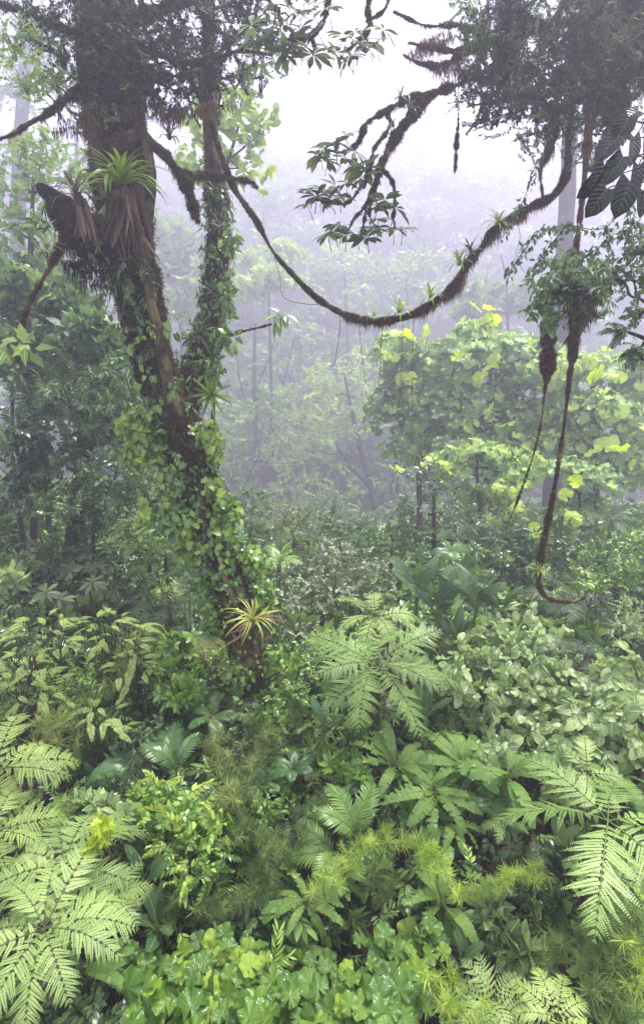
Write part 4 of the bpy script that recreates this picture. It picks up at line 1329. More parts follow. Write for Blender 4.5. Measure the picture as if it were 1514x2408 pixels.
big = thing('leaning_tree', 'huge leaning moss-covered tree that forks above its ivied lower trunk', 'tree', bT)
m = MB(); m.add(*tube_arr(P0, r0 * .93, 40, .11, 2.6)); m.build('trunk', M['bark'], big, bT)
m = MB(); m.add(*tube_arr(PF, rF * .9, 18, .1, 3.0)); fk = m.build('stem', M['bark'], big, bT); fk['label'] = 'upright second stem behind the main fork'
# knotted roots of climbers wound over the trunk
rt = MB()
for pts in ([(300, 560, 26, 10.4), (340, 640, 24, 10.5), (362, 740, 24, 10.7), (380, 830, 30, 10.9), (400, 920, 34, 11.1), (425, 1010, 30, 11.3), (450, 1090, 18, 11.5)],
            [(330, 300, 26, 9.95), (352, 370, 22, 9.95), (356, 460, 20, 10.1), (345, 560, 16, 10.4)],
            [(270, 360, 22, 9.9), (300, 330, 30, 9.8), (330, 320, 30, 9.9), (370, 350, 24, 10.2), (405, 385, 18, 10.5)],
            [(215, 300, 24, 9.8), (230, 380, 22, 9.8), (250, 470, 18, 9.9)],
            [(470, 1120, 20, 11.2), (480, 1220, 18, 11.3), (520, 1330, 18, 11.5), (560, 1440, 14, 11.7)]):
    P, r = pxpath(pts, 8); rt.add(*tube_arr(P, r, 10, .16, 6))
rt.build('aerial_roots', M['bark'], big, bT)
# broken stub on the left with its hanging root mass
PS, rS = pxpath([(90, 438, 16, 9.7), (104, 446, 30, 9.7), (128, 468, 52, 9.8), (155, 505, 76, 9.9), (190, 540, 90, 10.1), (235, 575, 90, 10.4), (275, 610, 50, 10.7)], 8)
m = MB(); m.add(*tube_arr(PS, rS * .9, 18, .16, 5)); o = m.build('broken_stub', M['bark_dark'], big, bT); o['label'] = 'broken dark stub hung with black roots'
mo = MB()
fuzz_on(mo, P0[30:], r0[30:], 4500, .13); fuzz_on(mo, P0[60:], r0[60:], 2500, .16); fuzz_on(mo, PF, rF, 2000, .1); fuzz_on(mo, PS, rS, 1200, .07)
hang_on(mo, P0[95:135], r0[95:135] * 1.5, 260, .4)
mo.build('moss', M['moss'], big, bT)
mo = MB(); fuzz_on(mo, P0, r0, 3500, .11); fuzz_on(mo, P0[:60], r0[:60], 1800, .08); fuzz_on(mo, P0[60:], r0[60:], 1500, .14); mo.build('moss', M['moss_green'], big, bT)['label'] = 'yellow-green moss on the bark'
mo = MB(); hang_on(mo, PS, rS, 200, .8); hang_on(mo, P0[84:116], r0[84:116], 120, .6)
for bx, by in ((170, 590), (200, 600), (230, 620), (140, 560), (270, 600), (185, 640), (250, 660), (300, 560)):
    Pq = np.array([at(bx + R.normal() * 12, by, 9.9 + R.normal() * .2)]); hang_on(mo, np.concatenate([Pq, Pq + [0, .1, .02]]), np.array([.3, .3]), 14, .75)
mo.build('hanging_roots', M['moss_dark'], big, bT)


def limb_px(name, pts, fuzz, moss, fsize, msize, hang, label=None, bark='bark'):
    P, r = pxpath(pts, 8); r = r * .46
    m = MB(); m.add(*tube_arr(P, r, 9, .2, 6)); o = m.build(name, M[bark], big, bT)
    if label: o['label'] = label
    f = MB(); fuzz_on(f, P, r, int(fuzz * len(P)), fsize); hang_on(f, P, r, int(moss * len(P)), msize)
    f.build('moss', M[hang], o, bT)
    return o, P, r


limb_px('branch', [(235, 150, 50, 10.2), (205, 205, 38, 9.9), (165, 225, 30, 9.7), (120, 262, 22, 9.5), (70, 290, 18, 9.4), (25, 318, 14, 9.3), (-30, 335, 10, 9.2)], 45, 5, .1, .55, 'moss_red', 'branch with rusty hanging moss reaching to the left')
limb_px('branch', [(330, 335, 30, 10.2), (375, 350, 20, 10.6), (405, 385, 22, 10.9), (432, 410, 24, 11.2), (475, 412, 20, 11.7), (530, 416, 16, 12.1), (590, 428, 12, 12.2), (604, 440, 8, 12.2)], 45, 5, .1, .45, 'moss', 'crooked mossy branch joining both stems')
limb_px('moss_beard', [(428, 412, 20, 11.1), (444, 450, 26, 11.1), (456, 490, 24, 11.1), (466, 520, 10, 11.1)], 60, 8, .12, .4, 'moss', 'beard of moss hanging from the crooked branch')
limb_px('branch', [(150, 560, 22, 9.8), (128, 610, 16, 9.6), (100, 660, 14, 9.4), (72, 710, 13, 9.2), (55, 760, 11, 9.1), (50, 800, 9, 9.0)], 40, 3, .07, .3, 'moss_red', 'thin rusty branch drooping beside the stub')
limb_px('branch', [(515, 800, 14, 12.4), (560, 782, 9, 12.2), (610, 770, 7, 12.0), (640, 762, 6, 11.9)], 40, 3, .05, .15, 'moss', 'twig carrying drooping leaves over the hollow')
for pts in ([(270, 60, 50, 10.5), (360, 30, 40, 10.6), (460, 0, 30, 10.8), (560, -30, 20, 11)], [(250, 120, 50, 10.4), (150, 70, 36, 10.2), (60, 30, 24, 10), (-40, 0, 16, 9.8)],
            [(270, 100, 40, 10.4), (380, 130, 28, 10), (470, 150, 20, 9.8), (560, 120, 12, 9.8), (640, 130, 8, 9.8)], [(492, 150, 24, 12.2), (560, 80, 16, 12), (620, 50, 10, 11.8)], [(330, 180, 16, 9.8), (400, 180, 12, 9.6), (470, 170, 8, 9.5)]):
    limb_px('branch', pts, 40, 4, .1, .4, 'moss')
cr = MB(); cg = MB()
for bx, by, rx, ry, d, mt in ((150, 40, 80, 50, 9.6, 0), (240, 70, 90, 60, 9.4, 0), (340, 60, 90, 60, 9.6, 0), (440, 60, 90, 60, 9.8, 0), (540, 50, 80, 50, 10, 0), (610, 40, 50, 40, 10.3, 0),
                         (170, 140, 80, 50, 9.6, 0), (270, 150, 90, 50, 9.2, 0), (360, 140, 90, 60, 9.3, 0), (450, 150, 80, 55, 9.5, 0), (530, 130, 70, 50, 9.8, 0), (600, 170, 60, 40, 10.4, 1), (620, 120, 50, 30, 10.4, 0),
                         (330, 210, 70, 28, 9.4, 0), (420, 205, 70, 32, 9.6, 0), (480, 190, 50, 40, 9.8, 0), (560, 210, 50, 30, 11, 1), (90, 110, 70, 50, 10, 1), (40, 170, 60, 50, 10.4, 1), (120, 190, 60, 40, 9.7, 1),
                         (50, 40, 60, 50, 9.8, 0), (230, 0, 90, 40, 9.4, 0), (400, 0, 90, 40, 9.6, 0), (550, -10, 70, 40, 9.8, 0), (20, 100, 40, 40, 9.8, 1), (150, 255, 60, 20, 9.6, 0), (60, 215, 50, 26, 10.2, 1)):
    c = at(bx, by, d); r = np.array([rx, (rx + ry) * .5, ry]) * d / F
    k = int(15 * rx * ry * (d / F) ** 2 / .3 ** 2)
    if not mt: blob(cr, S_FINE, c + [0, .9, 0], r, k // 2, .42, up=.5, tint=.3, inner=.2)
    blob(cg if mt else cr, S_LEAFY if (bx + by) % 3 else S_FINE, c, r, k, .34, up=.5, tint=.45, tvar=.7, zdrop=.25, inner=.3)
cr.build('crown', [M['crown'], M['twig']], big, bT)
o = cg.build('crown', [M['crown_lit'], M['twig']], big, bT); o['label'] = 'paler outer leaves lit through the mist'  # light through the mist is put into a paler leaf colour
hm = MB()
for bx, by, k in ((250, 230, 40), (300, 235, 40), (350, 225, 40), (400, 240, 40), (460, 235, 40), (215, 250, 40), (180, 260, 30), (520, 225, 20), (140, 280, 20), (200, 300, 20), (380, 250, 40)):
    Pq = at(bx, by, 9.7 + R.normal() * .3); hang_on(hm, np.array([Pq, Pq + [.15, 0, 0]]), np.array([.22, .22]), k, .55)
hm.build('moss', M['moss'], big, bT)

# climbers on the trunk
iv = thing('climbing_vine', 'heart-leaved climber covering the middle of the leaning trunk', 'climber', P0[40], 'climbers on the leaning trunk')
a = MB(); y = MB()
seg = slice(int(np.argmin(np.abs(P0[:, 2] - at(530, 1370, 12)[2]))), int(np.argmin(np.abs(P0[:, 2] - at(440, 1080, 11.6)[2]))))
leaf_runner(a, P0[seg], L_HEART, 900, .16, r0[seg] * 1.06, y, .1)
leaf_runner(a, P0[seg], L_HEART, 150, .15, r0[seg] * 1.35, y, .3)
for bx, by, rx, ry, k, yf in ((320, 985, 40, 30, 90, .75), (345, 1020, 50, 40, 130, .55), (320, 1070, 45, 30, 110, .6), (375, 1060, 30, 40, 70, .3), (300, 1000, 30, 20, 40, .8), (480, 1015, 35, 30, 90, .6), (505, 1050, 25, 40, 60, .6), (385, 950, 30, 20, 30, .1),
                          (395, 1130, 40, 40, 110, .3), (370, 1190, 40, 30, 90, .4), (345, 1215, 25, 20, 30, .6), (420, 1230, 50, 40, 130, .3), (450, 1290, 40, 30, 110, .3), (530, 1190, 30, 40, 60, .4), (500, 1150, 25, 30, 60, .3), (520, 1250, 30, 40, 70, .25)):
    c = at(bx, by, 11.1 + .3 * R.random()); r = np.array([rx, 30, ry]) * 11.1 / F
    pos = c + rdir(k) * r * R.random((k, 1)) ** .4
    Y = R.normal(size=(k, 3)) * .6 + [0, -.2, -.5]; Nn = R.normal(size=(k, 3)) * .4 + [0, -.6, .8]
    q = R.random(k) < yf; fr = frames(Y, Nn); s = .17 * R.uniform(.6, 1.25, k)
    a.scatter(L_HEART, fr[~q], pos[~q], s[~q], R.random((~q).sum()), 0); y.scatter(L_HEART, fr[q], pos[q], s[q], R.random(q.sum()), 0)
a.build('foliage', M['ivy'], iv, P0[40]); y.build('young_leaves', M['ivy_young'], iv, P0[40])['label'] = 'yellow-green young leaves'
st = MB()
for _ in range(22):
    i0 = R.integers(25, 80); i1 = min(len(P0) - 2, i0 + R.integers(15, 45))
    ii = np.linspace(i0, i1, 12).astype(int); th = R.uniform(0, 6) + np.linspace(0, 1.5, 12)
    off = np.stack([np.cos(th), -np.abs(np.sin(th)) * .9 - .1, np.zeros(12)], 1) * (r0[ii] * 1.06)[:, None]
    st.add(*tube_arr(smooth(P0[ii] + off, 3), .011, 4))
st.build('stem', M['twig'], iv, P0[40])

iv = thing('climbing_vine', 'small-leaved climber on the foot of the leaning trunk below the yellow bromeliad', 'climber', P0[2], 'climbers on the leaning trunk')
a = MB(); y = MB()
leaf_runner(a, P0[2:36], L_HEART, 420, .12, r0[2:36] * 1.1, y, .15); leaf_runner(a, P0[2:40], L_OV, 260, .11, r0[2:40] * 1.4, y, .25)
for bx, by, rx, ry, k in ((600, 1330, 40, 40, 160), (620, 1400, 40, 50, 160), (490, 1400, 30, 60, 160), (500, 1460, 30, 50, 140), (580, 1300, 30, 30, 80), (650, 1560, 40, 50, 120), (560, 1580, 40, 40, 100)):
    c = at(bx, by, 11.9); r = np.array([rx, 30, ry]) * 11.9 / F
    pos = c + rdir(k) * r * R.random((k, 1)) ** .4; fr = frames(R.normal(size=(k, 3)) * .6 + [0, -.2, -.3], R.normal(size=(k, 3)) * .4 + [0, -.5, .8]); q = R.random(k) < .25; s = .13 * R.uniform(.6, 1.25, k)
    a.scatter(L_HEART, fr[~q], pos[~q], s[~q], R.random((~q).sum()), 0); y.scatter(L_HEART, fr[q], pos[q], s[q], R.random(q.sum()), 0)
a.build('foliage', M['ivy'], iv, P0[2]); y.build('young_leaves', M['ivy_young'], iv, P0[2])['label'] = 'yellow-green young leaves'

iv = thing('climbing_vine', 'dark glossy climber clothing the upright second stem', 'climber', PF[20], 'climbers on the leaning trunk')
a = MB(); y = MB(); seg = slice(10, 62)
leaf_runner(a, PF[seg], L_OV, 460, .17, rF[seg] * 1.12, y, .12); leaf_runner(a, PF[seg], L_LONG, 300, .26, rF[seg] * 1.2, y, .15)
for bx, by, rx, ry, k in ((470, 860, 26, 36, 60), (525, 800, 36, 40, 80), (540, 560, 20, 40, 50), (530, 700, 20, 50, 60), (500, 870, 30, 30, 60)):
    c = at(bx, by, 12.0); r = np.array([rx, 30, ry]) * 12 / F
    pos = c + rdir(k) * r * R.random((k, 1)) ** .4
    a.scatter(L_OV, frames(R.normal(size=(k, 3)) * .6 + [0, -.2, -.4], R.normal(size=(k, 3)) * .4 + [0, -.5, .8]), pos, .22 * R.uniform(.6, 1.25, k), R.random(k), 0)
a.build('foliage', M['ivy'], iv, PF[20]); y.build('young_leaves', M['ivy_young'], iv, PF[20])['label'] = 'lighter young leaves'
iv = thing('climbing_vine', 'sparse climber with scattered heart leaves on the dark upper trunk', 'climber', P0[90], 'climbers on the leaning trunk')
a = MB(); y = MB()
for bx, by in ((405, 915), (420, 900), (398, 945), (330, 790), (345, 760), (318, 810), (400, 770), (380, 740), (250, 600), (310, 640), (342, 700), (300, 800), (360, 880), (350, 940), (310, 760), (330, 850), (290, 740), (405, 800), (380, 800), (340, 905), (295, 780), (325, 820)):
    for _ in range(2):
        pos = at(bx + R.normal() * 12, by + R.normal() * 14, 10.75 + R.normal() * .1)
        (y if R.random() < .15 else a).scatter(L_HEART, frames(np.array([[R.normal() * .5, -.3, -.9]]), np.array([R.normal() * .3, -.9, .5])), pos[None], np.array([.19 * R.uniform(.6, 1.1)]), np.array([R.random()]), 0)
a.build('foliage', M['ivy'], iv, P0[90]); y.build('young_leaves', M['ivy_young'], iv, P0[90])['label'] = 'yellow-green young leaves'

iv = thing('trunk_epiphyte', 'small green epiphytes and dangling leaves dotted over the upper leaning trunk', 'epiphyte', P0[110], None)
a = MB()
for i in range(230):
    j = R.integers(50, 150); th = R.uniform(0, 2 * pi)
    dv = np.array([math.cos(th), -abs(math.sin(th)), R.normal() * .2]); pos = P0[j] + dv * r0[j] * R.uniform(.95, 1.2)
    T = (S_FINE, S_LONG, S_OV, S_LEAFY)[R.integers(4)]
    a.scatter(T[R.integers(3)], frames(np.array([dv * .6 + R.normal(size=3) * .5 + [0, 0, -.5]]), dv + [0, 0, .6]), pos[None], np.array([R.uniform(.15, .42)]), np.array([R.random()]), .7)
a.build('foliage', [M['ivy'], M['twig']], iv, P0[110])
a = MB()
for i in range(34):
    bx, by = R.uniform(140, 340), R.uniform(540, 680); pos = at(bx, by, 9.75 + R.random() * .5)
    T = (S_FINE, S_LONG, S_TINY)[R.integers(3)]
    a.scatter(T[R.integers(3)], frames(np.array([[R.normal() * .4, -.3 + R.normal() * .3, -.8]]), np.array([0, -.8, .5])), pos[None], np.array([R.uniform(.18, .4)]), np.array([R.random()]), .7)
a.build('foliage', [M['small_dark'], M['twig']], iv, P0[110])['label'] = 'dark dangling leaves among the black roots'

# bromeliads and other plants on the big tree
bromeliad(at(288, 445, 9.5), 1.1, 46, 'brom', 'large bright green bromeliad on the leaning trunk over brown dead leaves', dead=60, tiltv=(.25, .1))
bromeliad(at(182, 462, 9.3), .72, 16, 'brom_old', 'grey-brown spotted bromeliad perched on the broken stub', dead=26, tiltv=(.3, -.1))
bromeliad(at(592, 1458, 11.3), .85, 34, 'brom_yellow', 'yellow strap-leaved bromeliad with red-brown dead leaves low on the leaning trunk', dead=8, tiltv=(.35, .45), old='brom_red', droopy=True)
for px, py, d, L, k, lab, tv in ((114, 586, 9.5, .36, 'brom_yellow', 'small yellow-green bromeliad on the drooping rusty branch', (.3, 0)), (520, 540, 12.2, .5, 'brom_dark', 'dark bromeliad on the second stem below the moss beard', (.5, 0)), (505, 455, 12.2, .5, 'brom_dark', 'dark bromeliad at the joint of second stem and crooked branch', (.4, 0)),
                           (400, 330, 10.6, .5, 'brom_dark', 'dim bromeliad sprouting above the crooked branch', (.3, 0)), (500, 690, 12.1, .45, 'brom_dark', 'dark bromeliad midway up the second stem', (.6, 0)), (500, 930, 11.9, .7, 'brom', 'drooping green bromeliad under the fork of the leaning trunk', (1.2, 0)), (470, 790, 11.9, .6, 'brom_dark', 'dark strappy bromeliad above the fork', (.9, 0))):
    bromeliad(at(px, py, d), L, 16, k, lab, tiltv=tv, parts=False)
t = fern(490, 1500, 0, 58, 7, 'yellow', 'yellow-green fern hanging on the foot of the leaning trunk', name='hanging_fern', d=11.3, group=None, trunk=False, up=-25, yaw0=180, arc=(-100, 100))
t = thing('leafy_sprig', 'cream and green leaf sprig at the tip of the drooping rusty branch', 'epiphyte', at(50, 800, 9.0))
a = MB(); y = MB()
for i in range(17):
    pos = at(50 + R.normal() * 20, 812 + R.normal() * 12, 9.0 + R.normal() * .1); Y = np.array([R.normal() * .8, -.2 + R.normal() * .4, -.15 + R.normal() * .5])
    (y if i % 2 else a).scatter(L_OV, frames(Y[None], np.array([R.normal() * .3, -.7, .8])), pos[None], np.array([.32 * R.uniform(.8, 1.15)]), np.array([R.random()]), 0)
a.build('foliage', M['big'], t, np.array(t.location)); y.build('young_leaves', M['fern_pale'], t, np.array(t.location))
t = thing('leafy_sprig', 'drooping leaf sprig at the end of the twig over the hollow', 'epiphyte', at(652, 745, 11.9))
a = MB()
for i in range(26):
    pos = at(652 + R.normal() * 9, 742 + R.normal() * 7, 11.9); Y = np.array([R.normal(), R.normal() * .4, -.35 + R.normal() * .4])
    a.scatter(L_LONG, frames(Y[None], np.array([R.normal() * .3, -.4, 1])), pos[None], np.array([.42 * R.uniform(.7, 1.1)]), np.array([R.random()]), 0)
a.build('foliage', M['ivy'], t, np.array(t.location))
t = thing('leafy_sprig', 'bright rounded leaf rosette beside the black hanging roots', 'epiphyte', at(75, 535, 9.6))
a = MB()
for i in range(22):
    pos = at(78 + R.normal() * 22, 533 + R.normal() * 14, 9.6); Y = np.array([-.5 + R.normal() * .7, R.normal() * .4, .1 + R.normal() * .4])
    a.scatter(L_OBOV, frames(Y[None], np.array([R.normal() * .3, -.6, .9])), pos[None], np.array([.32 * R.uniform(.7, 1.1)]), np.array([R.random()]), 0)
a.build('foliage', M['gunnera'], t, np.array(t.location))

# ------------------------------------------------------------------ the liana swing and its passengers
swing = [(380, -60, 20, 10.2), (400, 40, 20, 10.2), (432, 130, 22, 10.3), (458, 205, 24, 10.4), (492, 290, 24, 10.5), (522, 370, 24, 10.7), (552, 440, 22, 10.9), (600, 525, 21, 11.0), (640, 590, 20, 11.1), (690, 645, 22, 11.2), (750, 700, 23, 11.2), (805, 735, 24, 11.2), (860, 752, 25, 11.1),
         (920, 752, 26, 11.0), (975, 738, 28, 10.9), (1025, 705, 28, 10.8), (1065, 660, 28, 10.7), (1095, 620, 28, 10.6), (1130, 580, 28, 10.5), (1165, 540, 28, 10.4), (1215, 505, 28, 10.3), (1265, 485, 30, 10.2), (1300, 460, 30, 10.1), (1328, 405, 30, 10.0), (1338, 320, 26, 9.9), (1345, 200, 24, 9.8), (1350, 60, 22, 9.8), (1352, -80, 20, 9.8)]
swing = [(a + R.normal() * 3.5, b + R.normal() * 3, w_ * R.uniform(.75, 1.2), d) for a, b, w_, d in swing]
tL, PL, rL, bL = liana('hanging_liana', 'thick mossy liana sagging in a long curve across the clearing', 'liana', swing, fuzz=50, moss=0, fsize=.055, per=8)
f = MB(); n0 = int(len(PL) * .40); hang_on(f, PL[n0:-40], rL[n0:-40], 620, .34); hang_on(f, PL[n0 + 28:n0 + 84], rL[n0 + 28:n0 + 84], 420, .5); fuzz_on(f, PL[n0:-20], rL[n0:-20], 900, .065)
f.build('moss', M['moss_red'], tL, bL)['label'] = 'rust-brown moss hanging from the lower curve'
f = MB(); fuzz_on(f, PL[n0:], rL[n0:], 800, .075); f.build('moss', M['moss'], tL, bL)
f = MB(); fuzz_on(f, PL[:n0 + 20], rL[:n0 + 20], 900, .05); f.build('moss', M['moss_green'], tL, bL)
for px, py, d, L, k, lab, tv in ((938, 738, 10.85, .36, 'brom', 'bright little bromeliad at the lowest bend of the liana', (.25, 0)), (878, 745, 11.0, .2, 'brom', 'tiny bromeliad left of the lowest bend of the liana', (.3, 0)), (1012, 702, 10.65, .3, 'brom', 'small bromeliad where the liana starts to climb', (.3, -.2)),
                           (1080, 625, 10.4, .36, 'brom', 'bromeliad with upright leaves halfway up the rising liana', (.2, -.2)), (1108, 596, 10.4, .28, 'brom_dark', 'darker bromeliad just above the halfway one on the rising liana', (.3, -.4)), (1168, 530, 10.2, .32, 'brom', 'bromeliad with orange base at the shoulder of the liana', (.3, 0)),
                           (1385, 405, 9.7, .5, 'brom_dark', 'dark bromeliad on the hanging stem beside the heart-leaved vine', (.3, .3))):
    bromeliad(at(px, py, d), L * 1.35, 18, k, lab, tiltv=tv, parts=False)
for lab, l in (('thin root hanging from the start of the liana bottom, leftmost of the hair-thin ones', [(800, 742, 11.2), (797, 790, 11.2), (786, 860, 11.2)]), ('hair-thin root hanging straight under the liana bottom', [(843, 758, 11.1), (850, 830, 11.1), (858, 900, 11.1)]), ('curling hair-thin root beside the lowest bromeliad', [(900, 760, 11.05), (896, 800, 11.05), (893, 880, 11.05)]),
               ('straight thin root right of the lowest bromeliad', [(948, 760, 11), (944, 850, 11), (938, 960, 11)]), ('longest straight root under the climbing liana', [(972, 742, 10.9), (970, 860, 10.9), (968, 990, 10.9)]), ('loose thin root looped beside the left arm of the liana', [(645, 600, 11.1), (658, 650, 11), (668, 700, 11.1), (720, 715, 11.1), (770, 715, 11.2)]),
               ('thin stem dangling below the shoulder of the liana', [(1215, 510, 10.2), (1222, 560, 10.2), (1212, 600, 10.2), (1232, 640, 10.2)])):
    wires('hanging_root', lab, 'root', l, .006, 'roots hanging in the clearing')

# hanging stems at the right
HS = [(1372, -60, 20, 9.4), (1380, 120, 20, 9.4), (1384, 260, 24, 9.4), (1380, 340, 26, 9.4), (1372, 430, 18, 9.4), (1362, 520, 16, 9.5), (1352, 600, 18, 9.5), (1350, 680, 40, 9.6), (1350, 760, 34, 9.6), (1346, 830, 24, 9.7), (1338, 890, 14, 9.8), (1328, 980, 12, 10), (1312, 1090, 14, 10.2), (1295, 1190, 15, 10.4), (1278, 1270, 20, 10.6), (1266, 1340, 20, 10.8), (1270, 1385, 15, 10.9), (1295, 1410, 11, 10.9), (1350, 1416, 8, 10.8), (1375, 1404, 6, 10.7)]
tH, PH, rH, bH = liana('hanging_vine', 'mossy hanging stem dropping from the right canopy to the ferns', 'liana', HS, fuzz=60, moss=2, fsize=.085, msize=.16, hang='moss_red', rs=.58)
f = MB(); fuzz_on(f, PH[-60:], rH[-60:], 900, .07); f.build('moss', M['moss_green'], tH, bH)
tH2, PH2, rH2, bH2 = liana('hanging_root', 'thick furry brown root tapering to a point beside the hanging stem', 'root', [(1290, 700, 22, 9.9), (1288, 770, 30, 9.9), (1288, 830, 30, 9.9), (1286, 880, 20, 9.9), (1280, 920, 6, 9.9), (1272, 990, 4, 10), (1250, 1080, 4, 10), (1215, 1180, 4, 10.2), (1190, 1240, 3, 10.3)], fuzz=70, moss=1.5, fsize=.1, msize=.3, hang='moss_red', rs=.7, group='roots hanging in the clearing')
f = MB(); leaf_runner(f, PH2[36:56], L_TINY, 520, .07, .14); leaf_runner(f, PH2[56:], L_TINY, 160, .07, .05); f.build('leaves', M['ivy_young'], tH2, bH2)
t = thing('epiphyte_clump', 'bushy ball of leafy epiphytes hanging on the mossy stem', 'epiphyte', at(1345, 690, 9.5))
a = MB(); bO = np.array(t.location)
for bx, by, rx, ry in ((1290, 660, 66, 50), (1350, 630, 80, 40), (1410, 650, 46, 46), (1285, 720, 55, 46), (1340, 700, 70, 60), (1400, 710, 50, 46), (1320, 760, 50, 30)):
    d = 9.5; c = at(bx, by, d); r = np.array([rx, rx, ry]) * d / F
    blob(a, S_OV, c, r, int(14 * rx * ry * (d / F) ** 2 / .26 ** 2), .26, up=.5, zdrop=.25, tint=.5)
a.build('foliage', [M['ivy'], M['twig']], t, bO)
a = MB(); hang_on(a, np.array([at(1290, 720, 9.6), at(1340, 740, 9.6), at(1360, 690, 9.4), at(1380, 720, 9.5)]), np.full(4, .2), 110, .6); hang_on(a, np.array([at(1345, 660, 9.2), at(1365, 670, 9.2)]), np.full(2, .25), 160, .5); a.build('moss', M['moss_dark'], t, bO)
bromeliad(at(1390, 700, 9.2), .75, 30, 'brom_dark', 'long-leaved bromeliad drooping from the hanging epiphyte clump', tiltv=(.4, .45), dead=14, old='brom')
bromeliad(at(1264, 1345, 10.6), .3, 16, 'brom', 'small bromeliad near the foot of the hanging stem', parts=False, tiltv=(.2, 0))
bromeliad(at(1258, 1260, 10.5), .2, 10, 'brom', 'tiny bromeliad on the hanging stem above the foot', parts=False, tiltv=(.3, 0))
t0_, P_, r_, b_ = liana('hanging_root', 'short leafy root dangling alone in the misty gap', 'root', [(1078, 150, 3, 10), (1077, 280, 3, 10), (1075, 310, 9, 10), (1072, 350, 8, 10), (1070, 395, 4, 10), (1068, 408, 2, 10)], fuzz=30, moss=1, fsize=.06, msize=.12, group='roots hanging in the clearing')

# ------------------------------------------------------------------ canopy at the right
rt_ = thing('canopy_tree', 'dark moss-hung canopy tree filling the top of the picture above the hanging stem', 'tree', at(1425, 330, 11))
bR = np.array(rt_.location)
m = MB()
P, r = pxpath([(1418, -80, 90, 10.5), (1425, 60, 95, 10.5), (1432, 160, 80, 10.6), (1440, 240, 50, 10.8), (1446, 300, 30, 11)], 8); m.add(*tube_arr(P, r, 16, .14, 4)); PRt, rRt = P, r
m.build('trunk', M['bark_dark'], rt_, bR)
hm = MB(); fuzz_on(hm, PRt, rRt, 1500, .11); hang_on(hm, PRt, rRt * 1.3, 420, .8)
for pts in ([(1190, -60, 60, 9.8), (1200, 60, 64, 9.8), (1185, 130, 50, 9.8), (1180, 190, 24, 9.8)], [(1490, -40, 46, 10), (1496, 70, 50, 10), (1500, 140, 70, 10), (1520, 170, 60, 10)]):
    P, r = pxpath(pts, 8); hm.add(*tube_arr(P, r * .8, 12, .2, 5), .3); fuzz_on(hm, P, r, 900, .1); hang_on(hm, P, r, 160, .7)
hm.build('hanging_moss', M['moss_dark'], rt_, bR)
fm = MB()
for pts in ([(1400, 40, 40, 10.4), (1300, 60, 34, 10.2), (1180, 90, 30, 10), (1090, 120, 26, 9.9), (1030, 115, 20, 9.8), (960, 100, 12, 9.7)], [(1400, 120, 34, 10.3), (1320, 180, 26, 10), (1200, 230, 18, 9.9), (1100, 250, 8, 9.8)], [(1180, 90, 20, 10), (1080, 60, 14, 9.8), (1000, 60, 10, 9.7), (930, 30, 6, 9.6)], [(1420, 30, 40, 10.4), (1480, 80, 30, 10.2), (1560, 110, 20, 10)], [(1340, -20, 20, 9.9), (1290, 60, 16, 9.8), (1240, 40, 10, 9.7)], [(1090, 120, 18, 9.9), (1050, 150, 12, 9.8), (990, 150, 8, 9.8), (950, 130, 5, 9.8)],
            [(1300, 300, 22, 9.9), (1290, 350, 26, 9.9), (1270, 400, 12, 9.9), (1275, 460, 8, 10)], [(1310, 180, 14, 9.9), (1300, 300, 16, 9.9)]):
    P, r = pxpath(pts, 8); r = r * .42; MB().add(*tube_arr(P, r, 9, .2, 6)).build('branch', M['bark'], rt_, bR); fuzz_on(fm, P, r, 40 * len(P), .09); hang_on(fm, P, r, 5 * len(P), .42)
fm.build('moss', M['moss'], rt_, bR)
cr = MB(); cg = MB()
for bx, by, rx, ry, d, g in ((1140, 50, 60, 50, 9.6, 0), (1120, 190, 30, 30, 9.8, 0), (1180, 180, 60, 45, 9.6, 0), (1160, 240, 55, 30, 9.7, 0), (1240, 210, 60, 45, 9.7, 0), (1300, 220, 60, 50, 9.6, 0), (1260, 90, 60, 60, 9.9, 1), (1320, 110, 50, 60, 9.7, 0), (1260, 20, 70, 40, 9.7, 0), (1340, 30, 50, 40, 9.5, 0),
                       (1380, 210, 60, 60, 9.3, 0), (1440, 200, 60, 60, 9.3, 0), (1490, 220, 50, 60, 9.3, 0), (1420, 270, 60, 36, 9.4, 0), (1480, 290, 50, 30, 9.4, 0), (1300, 290, 40, 40, 9.8, 1), (1260, 300, 40, 40, 10, 1), (1250, 340, 30, 40, 10, 1), (1500, 60, 40, 60, 9.4, 0), (1100, 30, 50, 40, 9.5, 1), (1410, 0, 70, 40, 9.4, 0), (1120, 110, 40, 40, 9.6, 1), (1340, 340, 24, 40, 9.9, 1), (1240, 150, 50, 40, 9.7, 0), (1190, 20, 60, 40, 9.5, 0), (1380, 120, 50, 60, 9.4, 0), (1440, 120, 60, 60, 9.2, 0), (1490, 150, 50, 50, 9.2, 0), (1400, 60, 60, 50, 9.3, 0), (1180, 120, 60, 50, 9.4, 0), (1210, 240, 60, 36, 9.5, 0), (1340, 240, 60, 40, 9.4, 0), (1290, 160, 60, 50, 9.5, 0)):
    c = at(bx, by, d); r = np.array([rx, (rx + ry) * .5, ry]) * d / F
    k = int(16 * rx * ry * (d / F) ** 2 / .3 ** 2)
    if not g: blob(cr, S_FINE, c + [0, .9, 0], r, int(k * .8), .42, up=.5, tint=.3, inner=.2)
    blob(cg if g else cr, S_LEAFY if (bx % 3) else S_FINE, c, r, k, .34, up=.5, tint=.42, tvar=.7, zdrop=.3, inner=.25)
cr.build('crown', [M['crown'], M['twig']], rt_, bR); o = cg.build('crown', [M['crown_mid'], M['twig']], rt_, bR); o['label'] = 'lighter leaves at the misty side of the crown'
hm = MB()
